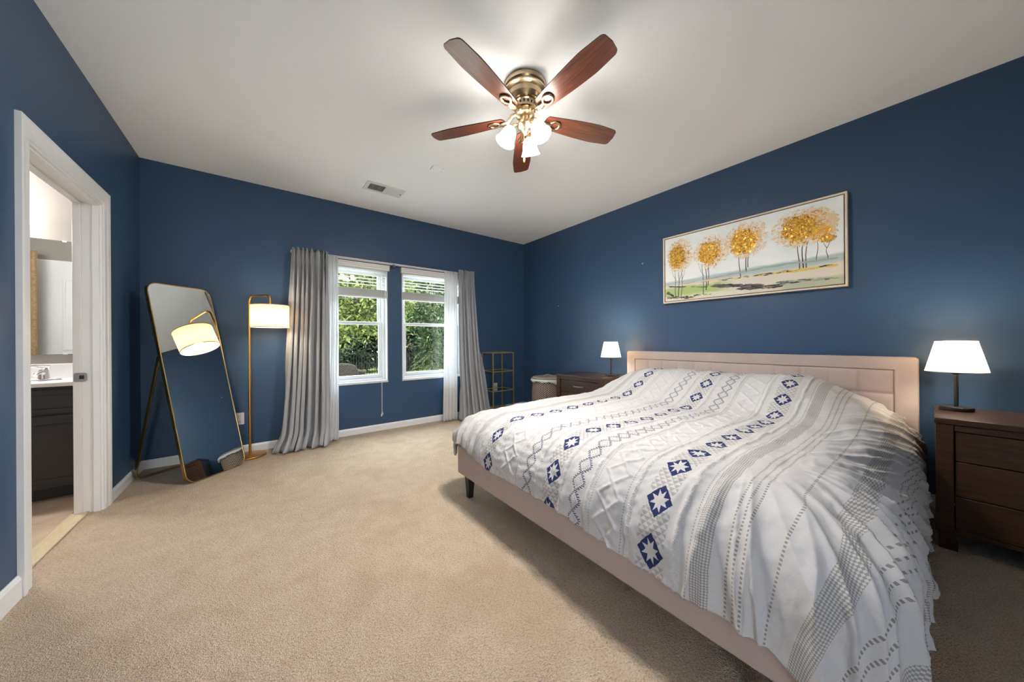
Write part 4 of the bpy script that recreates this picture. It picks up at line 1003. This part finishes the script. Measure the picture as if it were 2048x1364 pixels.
def foliage(c, r, n, size, mat, seed, parent, clusters=70, flat=1., inner=True, nm='foliage'):
    rs = np.random.RandomState(seed); c = np.array(c); r = np.array(r)
    dirs = rs.randn(clusters, 3); dirs /= np.linalg.norm(dirs, axis=1, keepdims=True); rad = .55+.45*rs.rand(clusters, 1)
    cc = dirs*rad
    k = rs.randint(clusters, size=n); p = cc[k]+rs.randn(n, 3)*.13; p = c+p*r
    a = rs.randn(n, 3); a /= np.linalg.norm(a, axis=1, keepdims=True); b_ = np.cross(a, rs.randn(n, 3)); b_ /= np.linalg.norm(b_, axis=1, keepdims=True)
    s = size*(.6+.8*rs.rand(n, 1))
    V = np.stack([p-a*s, p+b_*s*.42*flat, p+a*s, p-b_*s*.42*flat], 1).reshape(-1, 3)
    V[:, 2] = np.maximum(V[:, 2], GZ+.05)
    me = bpy.data.meshes.new(nm); me.vertices.add(4*n); me.vertices.foreach_set('co', (V-np.array(ROOT[parent.name])).ravel())
    me.loops.add(4*n); me.loops.foreach_set('vertex_index', np.arange(4*n, dtype=np.int32)); me.polygons.add(n)
    me.polygons.foreach_set('loop_start', np.arange(0, 4*n, 4, dtype=np.int32)); me.polygons.foreach_set('loop_total', np.full(n, 4, np.int32)); me.update()
    me.materials.append(mat.m); o = bpy.data.objects.new(nm, me); COL.objects.link(o); o.parent = parent
    return o
def tree(label, x, y, h0, c, r, n, size, mat, seed, clusters=70, name='tree', group='trees behind the garden fence', branches=6):
    t = thing(name, label, 'tree', (x, y, GZ), group)
    rs = random.Random(seed)
    b = MB(); b.tube([(x, y, GZ), (x+.1, y, GZ+(c[2]-GZ)*.5), (c[0], c[1], c[2])], [.16, .12, .05], 10)
    for k in range(branches):
        a = rs.random()*6.28; z = c[2]-r[2]*.3+rs.random()*r[2]*.6
        b.tube([(c[0], c[1], z-.5), (c[0]+r[0]*.4*math.cos(a), c[1]+r[1]*.4*math.sin(a), z), (c[0]+r[0]*.85*math.cos(a), c[1]+r[1]*.85*math.sin(a), z+.3)], [.06, .035, .012], 6)
    b.build('trunk', m_bark, t, smooth=60)
    foliage(c, r, n, size, mat, seed, t, clusters)
    return t
# far wood
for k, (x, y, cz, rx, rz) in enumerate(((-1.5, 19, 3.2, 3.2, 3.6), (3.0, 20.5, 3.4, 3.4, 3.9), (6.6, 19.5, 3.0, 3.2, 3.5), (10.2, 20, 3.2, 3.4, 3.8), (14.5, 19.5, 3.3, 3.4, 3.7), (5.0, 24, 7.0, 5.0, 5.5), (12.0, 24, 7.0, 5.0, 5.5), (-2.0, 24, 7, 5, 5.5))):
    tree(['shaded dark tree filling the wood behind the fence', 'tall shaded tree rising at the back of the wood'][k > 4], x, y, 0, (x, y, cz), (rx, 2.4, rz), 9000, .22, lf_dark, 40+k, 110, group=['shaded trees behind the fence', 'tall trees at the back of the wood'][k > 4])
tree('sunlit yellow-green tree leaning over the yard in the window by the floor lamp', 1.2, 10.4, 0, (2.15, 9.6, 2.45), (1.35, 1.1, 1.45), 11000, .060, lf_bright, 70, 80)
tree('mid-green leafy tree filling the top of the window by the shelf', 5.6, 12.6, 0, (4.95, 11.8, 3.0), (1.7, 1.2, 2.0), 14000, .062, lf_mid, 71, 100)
tree('smaller sunlit tree at the back between the two windows', 4.6, 15.8, 0, (4.4, 15.8, 3.1), (1.6, 1.2, 1.9), 5000, .11, lf_mid, 72, 60)
def conifer():
    x, y = 5.35, 12.3; t = thing('spruce', 'low spruce with drooping feathery boughs in front of the fence', 'tree', (x, y, GZ))
    MB().tube([(x, y, GZ), (x, y, 1.9)], [.07, .01], 8).build('trunk', m_bark, t)
    rs = np.random.RandomState(5); V = []
    for k in range(150):
        z = GZ+.25+2.0*rs.rand(); L = (2.2-(z-GZ))*.48+.1; a = rs.rand()*6.283
        for q in range(26):
            f = (q+rs.rand())/26; px_, py_, pz_ = x+L*f*math.cos(a), y+L*f*math.sin(a), z+.12*f-.42*f*f
            for sgn in (-1, 1):
                w = .13*(1-f*.7); tx, ty = math.cos(a+sgn*.9), math.sin(a+sgn*.9)
                V += [(px_, py_, pz_), (px_+tx*w*.5-ty*.010, py_+ty*w*.5+tx*.010, pz_-.015), (px_+tx*w, py_+ty*w, pz_-.05), (px_+tx*w*.5+ty*.010, py_+ty*w*.5-tx*.010, pz_-.015)]
    MB().add(V, [(4*k, 4*k+1, 4*k+2, 4*k+3) for k in range(len(V)//4)]).build('boughs', lf_mid, t)
conifer()
FY = 14.4
for k in range(7):
    x = -2.5+k*2.6; t = thing('shrub', 'dark shrub growing along the back of the iron fence', 'shrub', (x, FY+1.2, GZ), 'dark shrubs behind the fence')
    MB().tube([(x, FY+1.2, GZ), (x, FY+1.2, GZ+.9)], [.05, .02], 8).build('stem', m_bark, t); foliage((x, FY+1.2, GZ+.75), (1.35, .8, .9), 5000, .09, lf_dark, 90+k, t, 60)
t = thing('iron_fence', 'dark iron picket fence along the back of the lawn', 'fence', (4, FY, GZ))
b = MB()
for z in (GZ+.12, GZ+.86): b.box(-4, 14, FY-.012, FY+.012, z, z+.03)
m_iron = Mat('matte black iron', srgb(14, 14, 15), .9, spec=.1)
b.build('rails', m_iron, t)
b = MB()
for k in range(180): b.box(-4+k*.1, -4+k*.1+.018, FY-.009, FY+.009, GZ, GZ+.98)
b.build('pickets', m_iron, t)
for k in range(8): MB().box(-4.01+k*2.4, -3.97+k*2.4, FY-.02, FY+.02, GZ, GZ+1.0).build('fence_post', m_iron, t)
PZ = -.10
struct(MB().box(-6, 8, YB+.36, 7.7, GZ+.001, PZ).build('garden_patio', Mat('garden paving', srgb(206, 202, 196), .9)))
# wicker sofa on the patio
def sofa():
    m = Mat('brown grey wicker', rough=.9, spec=.1); v = m.mapped((1, 1, 1))
    w = m.node('ShaderNodeTexWave'); w.inputs['Scale'].default_value = 16; w.bands_direction = 'Z'; m.link(v, w.inputs[0])
    w2 = m.node('ShaderNodeTexWave'); w2.inputs['Scale'].default_value = 14; w2.bands_direction = 'DIAGONAL'; m.link(v, w2.inputs[0])
    h = S(m.nt, w.outputs['Fac'])*S(m.nt, w2.outputs['Fac']); m.color(m.ramp(h.v, [(.1, srgb(22, 19, 17)), (.8, srgb(58, 51, 45))])); m.bump(h, .7, .01)
    x, y = 1.45, 6.25
    t = thing('wicker_sofa', 'grey-brown wicker patio sofa outside the window by the floor lamp', 'sofa', (x, y, PZ))
    fn = lambda u, v, h: (u, y+h+.14*(v-PZ)*.6, v)
    MB().prism([(-.35, PZ+.20), (1.30, PZ+.20), (1.36, PZ+.66), (1.32, PZ+.78), (1.20, PZ+.82), (-.35, PZ+.90)], fn, .0, .12).build('backrest', m, t, bevel=.03, seg=3)
    for xa in (1.345, -.50): MB().prism([(y+.20, PZ+.18), (y+.95, PZ+.18), (y+.98, PZ+.60), (y+.92, PZ+.66), (y+.22, PZ+.67)], lambda u, v, h: (xa+h, u, v), 0, .17).build('armrest', m, t, bevel=.03, seg=3)
    MB().box(-.32, 1.34, y+.24, y+.95, PZ+.16, PZ+.34).build('seat', m, t, bevel=.02)
    for xx in (-.45, 1.42):
        for yy in (y+.25, y+.88): MB().box(xx, xx+.06, yy, yy+.06, PZ, PZ+.1605).build('leg', m_black, t)
sofa()
m_teak = wood('weathered grey boards', srgb(74, 68, 63), srgb(98, 92, 85), .8, (2, 22, 2))
t = thing('patio_table', 'weathered grey slatted patio table in front of the wicker sofa', 'table', (.75, 5.3, PZ))
b = MB()
for k in range(7): b.box(.15, 1.30, 5.00+k*.105, 5.10+k*.105, PZ+.60, PZ+.63)
b.build('table_top', m_teak, t)
MB().box(.20, 1.25, 5.03, 5.70, PZ+.54, PZ+.5995).build('apron', m_teak, t)
for x, y in ((.21, 5.05), (1.17, 5.05), (.21, 5.62), (1.17, 5.62)): MB().box(x, x+.07, y, y+.07, PZ, PZ+.5395).build('leg', m_teak, t)
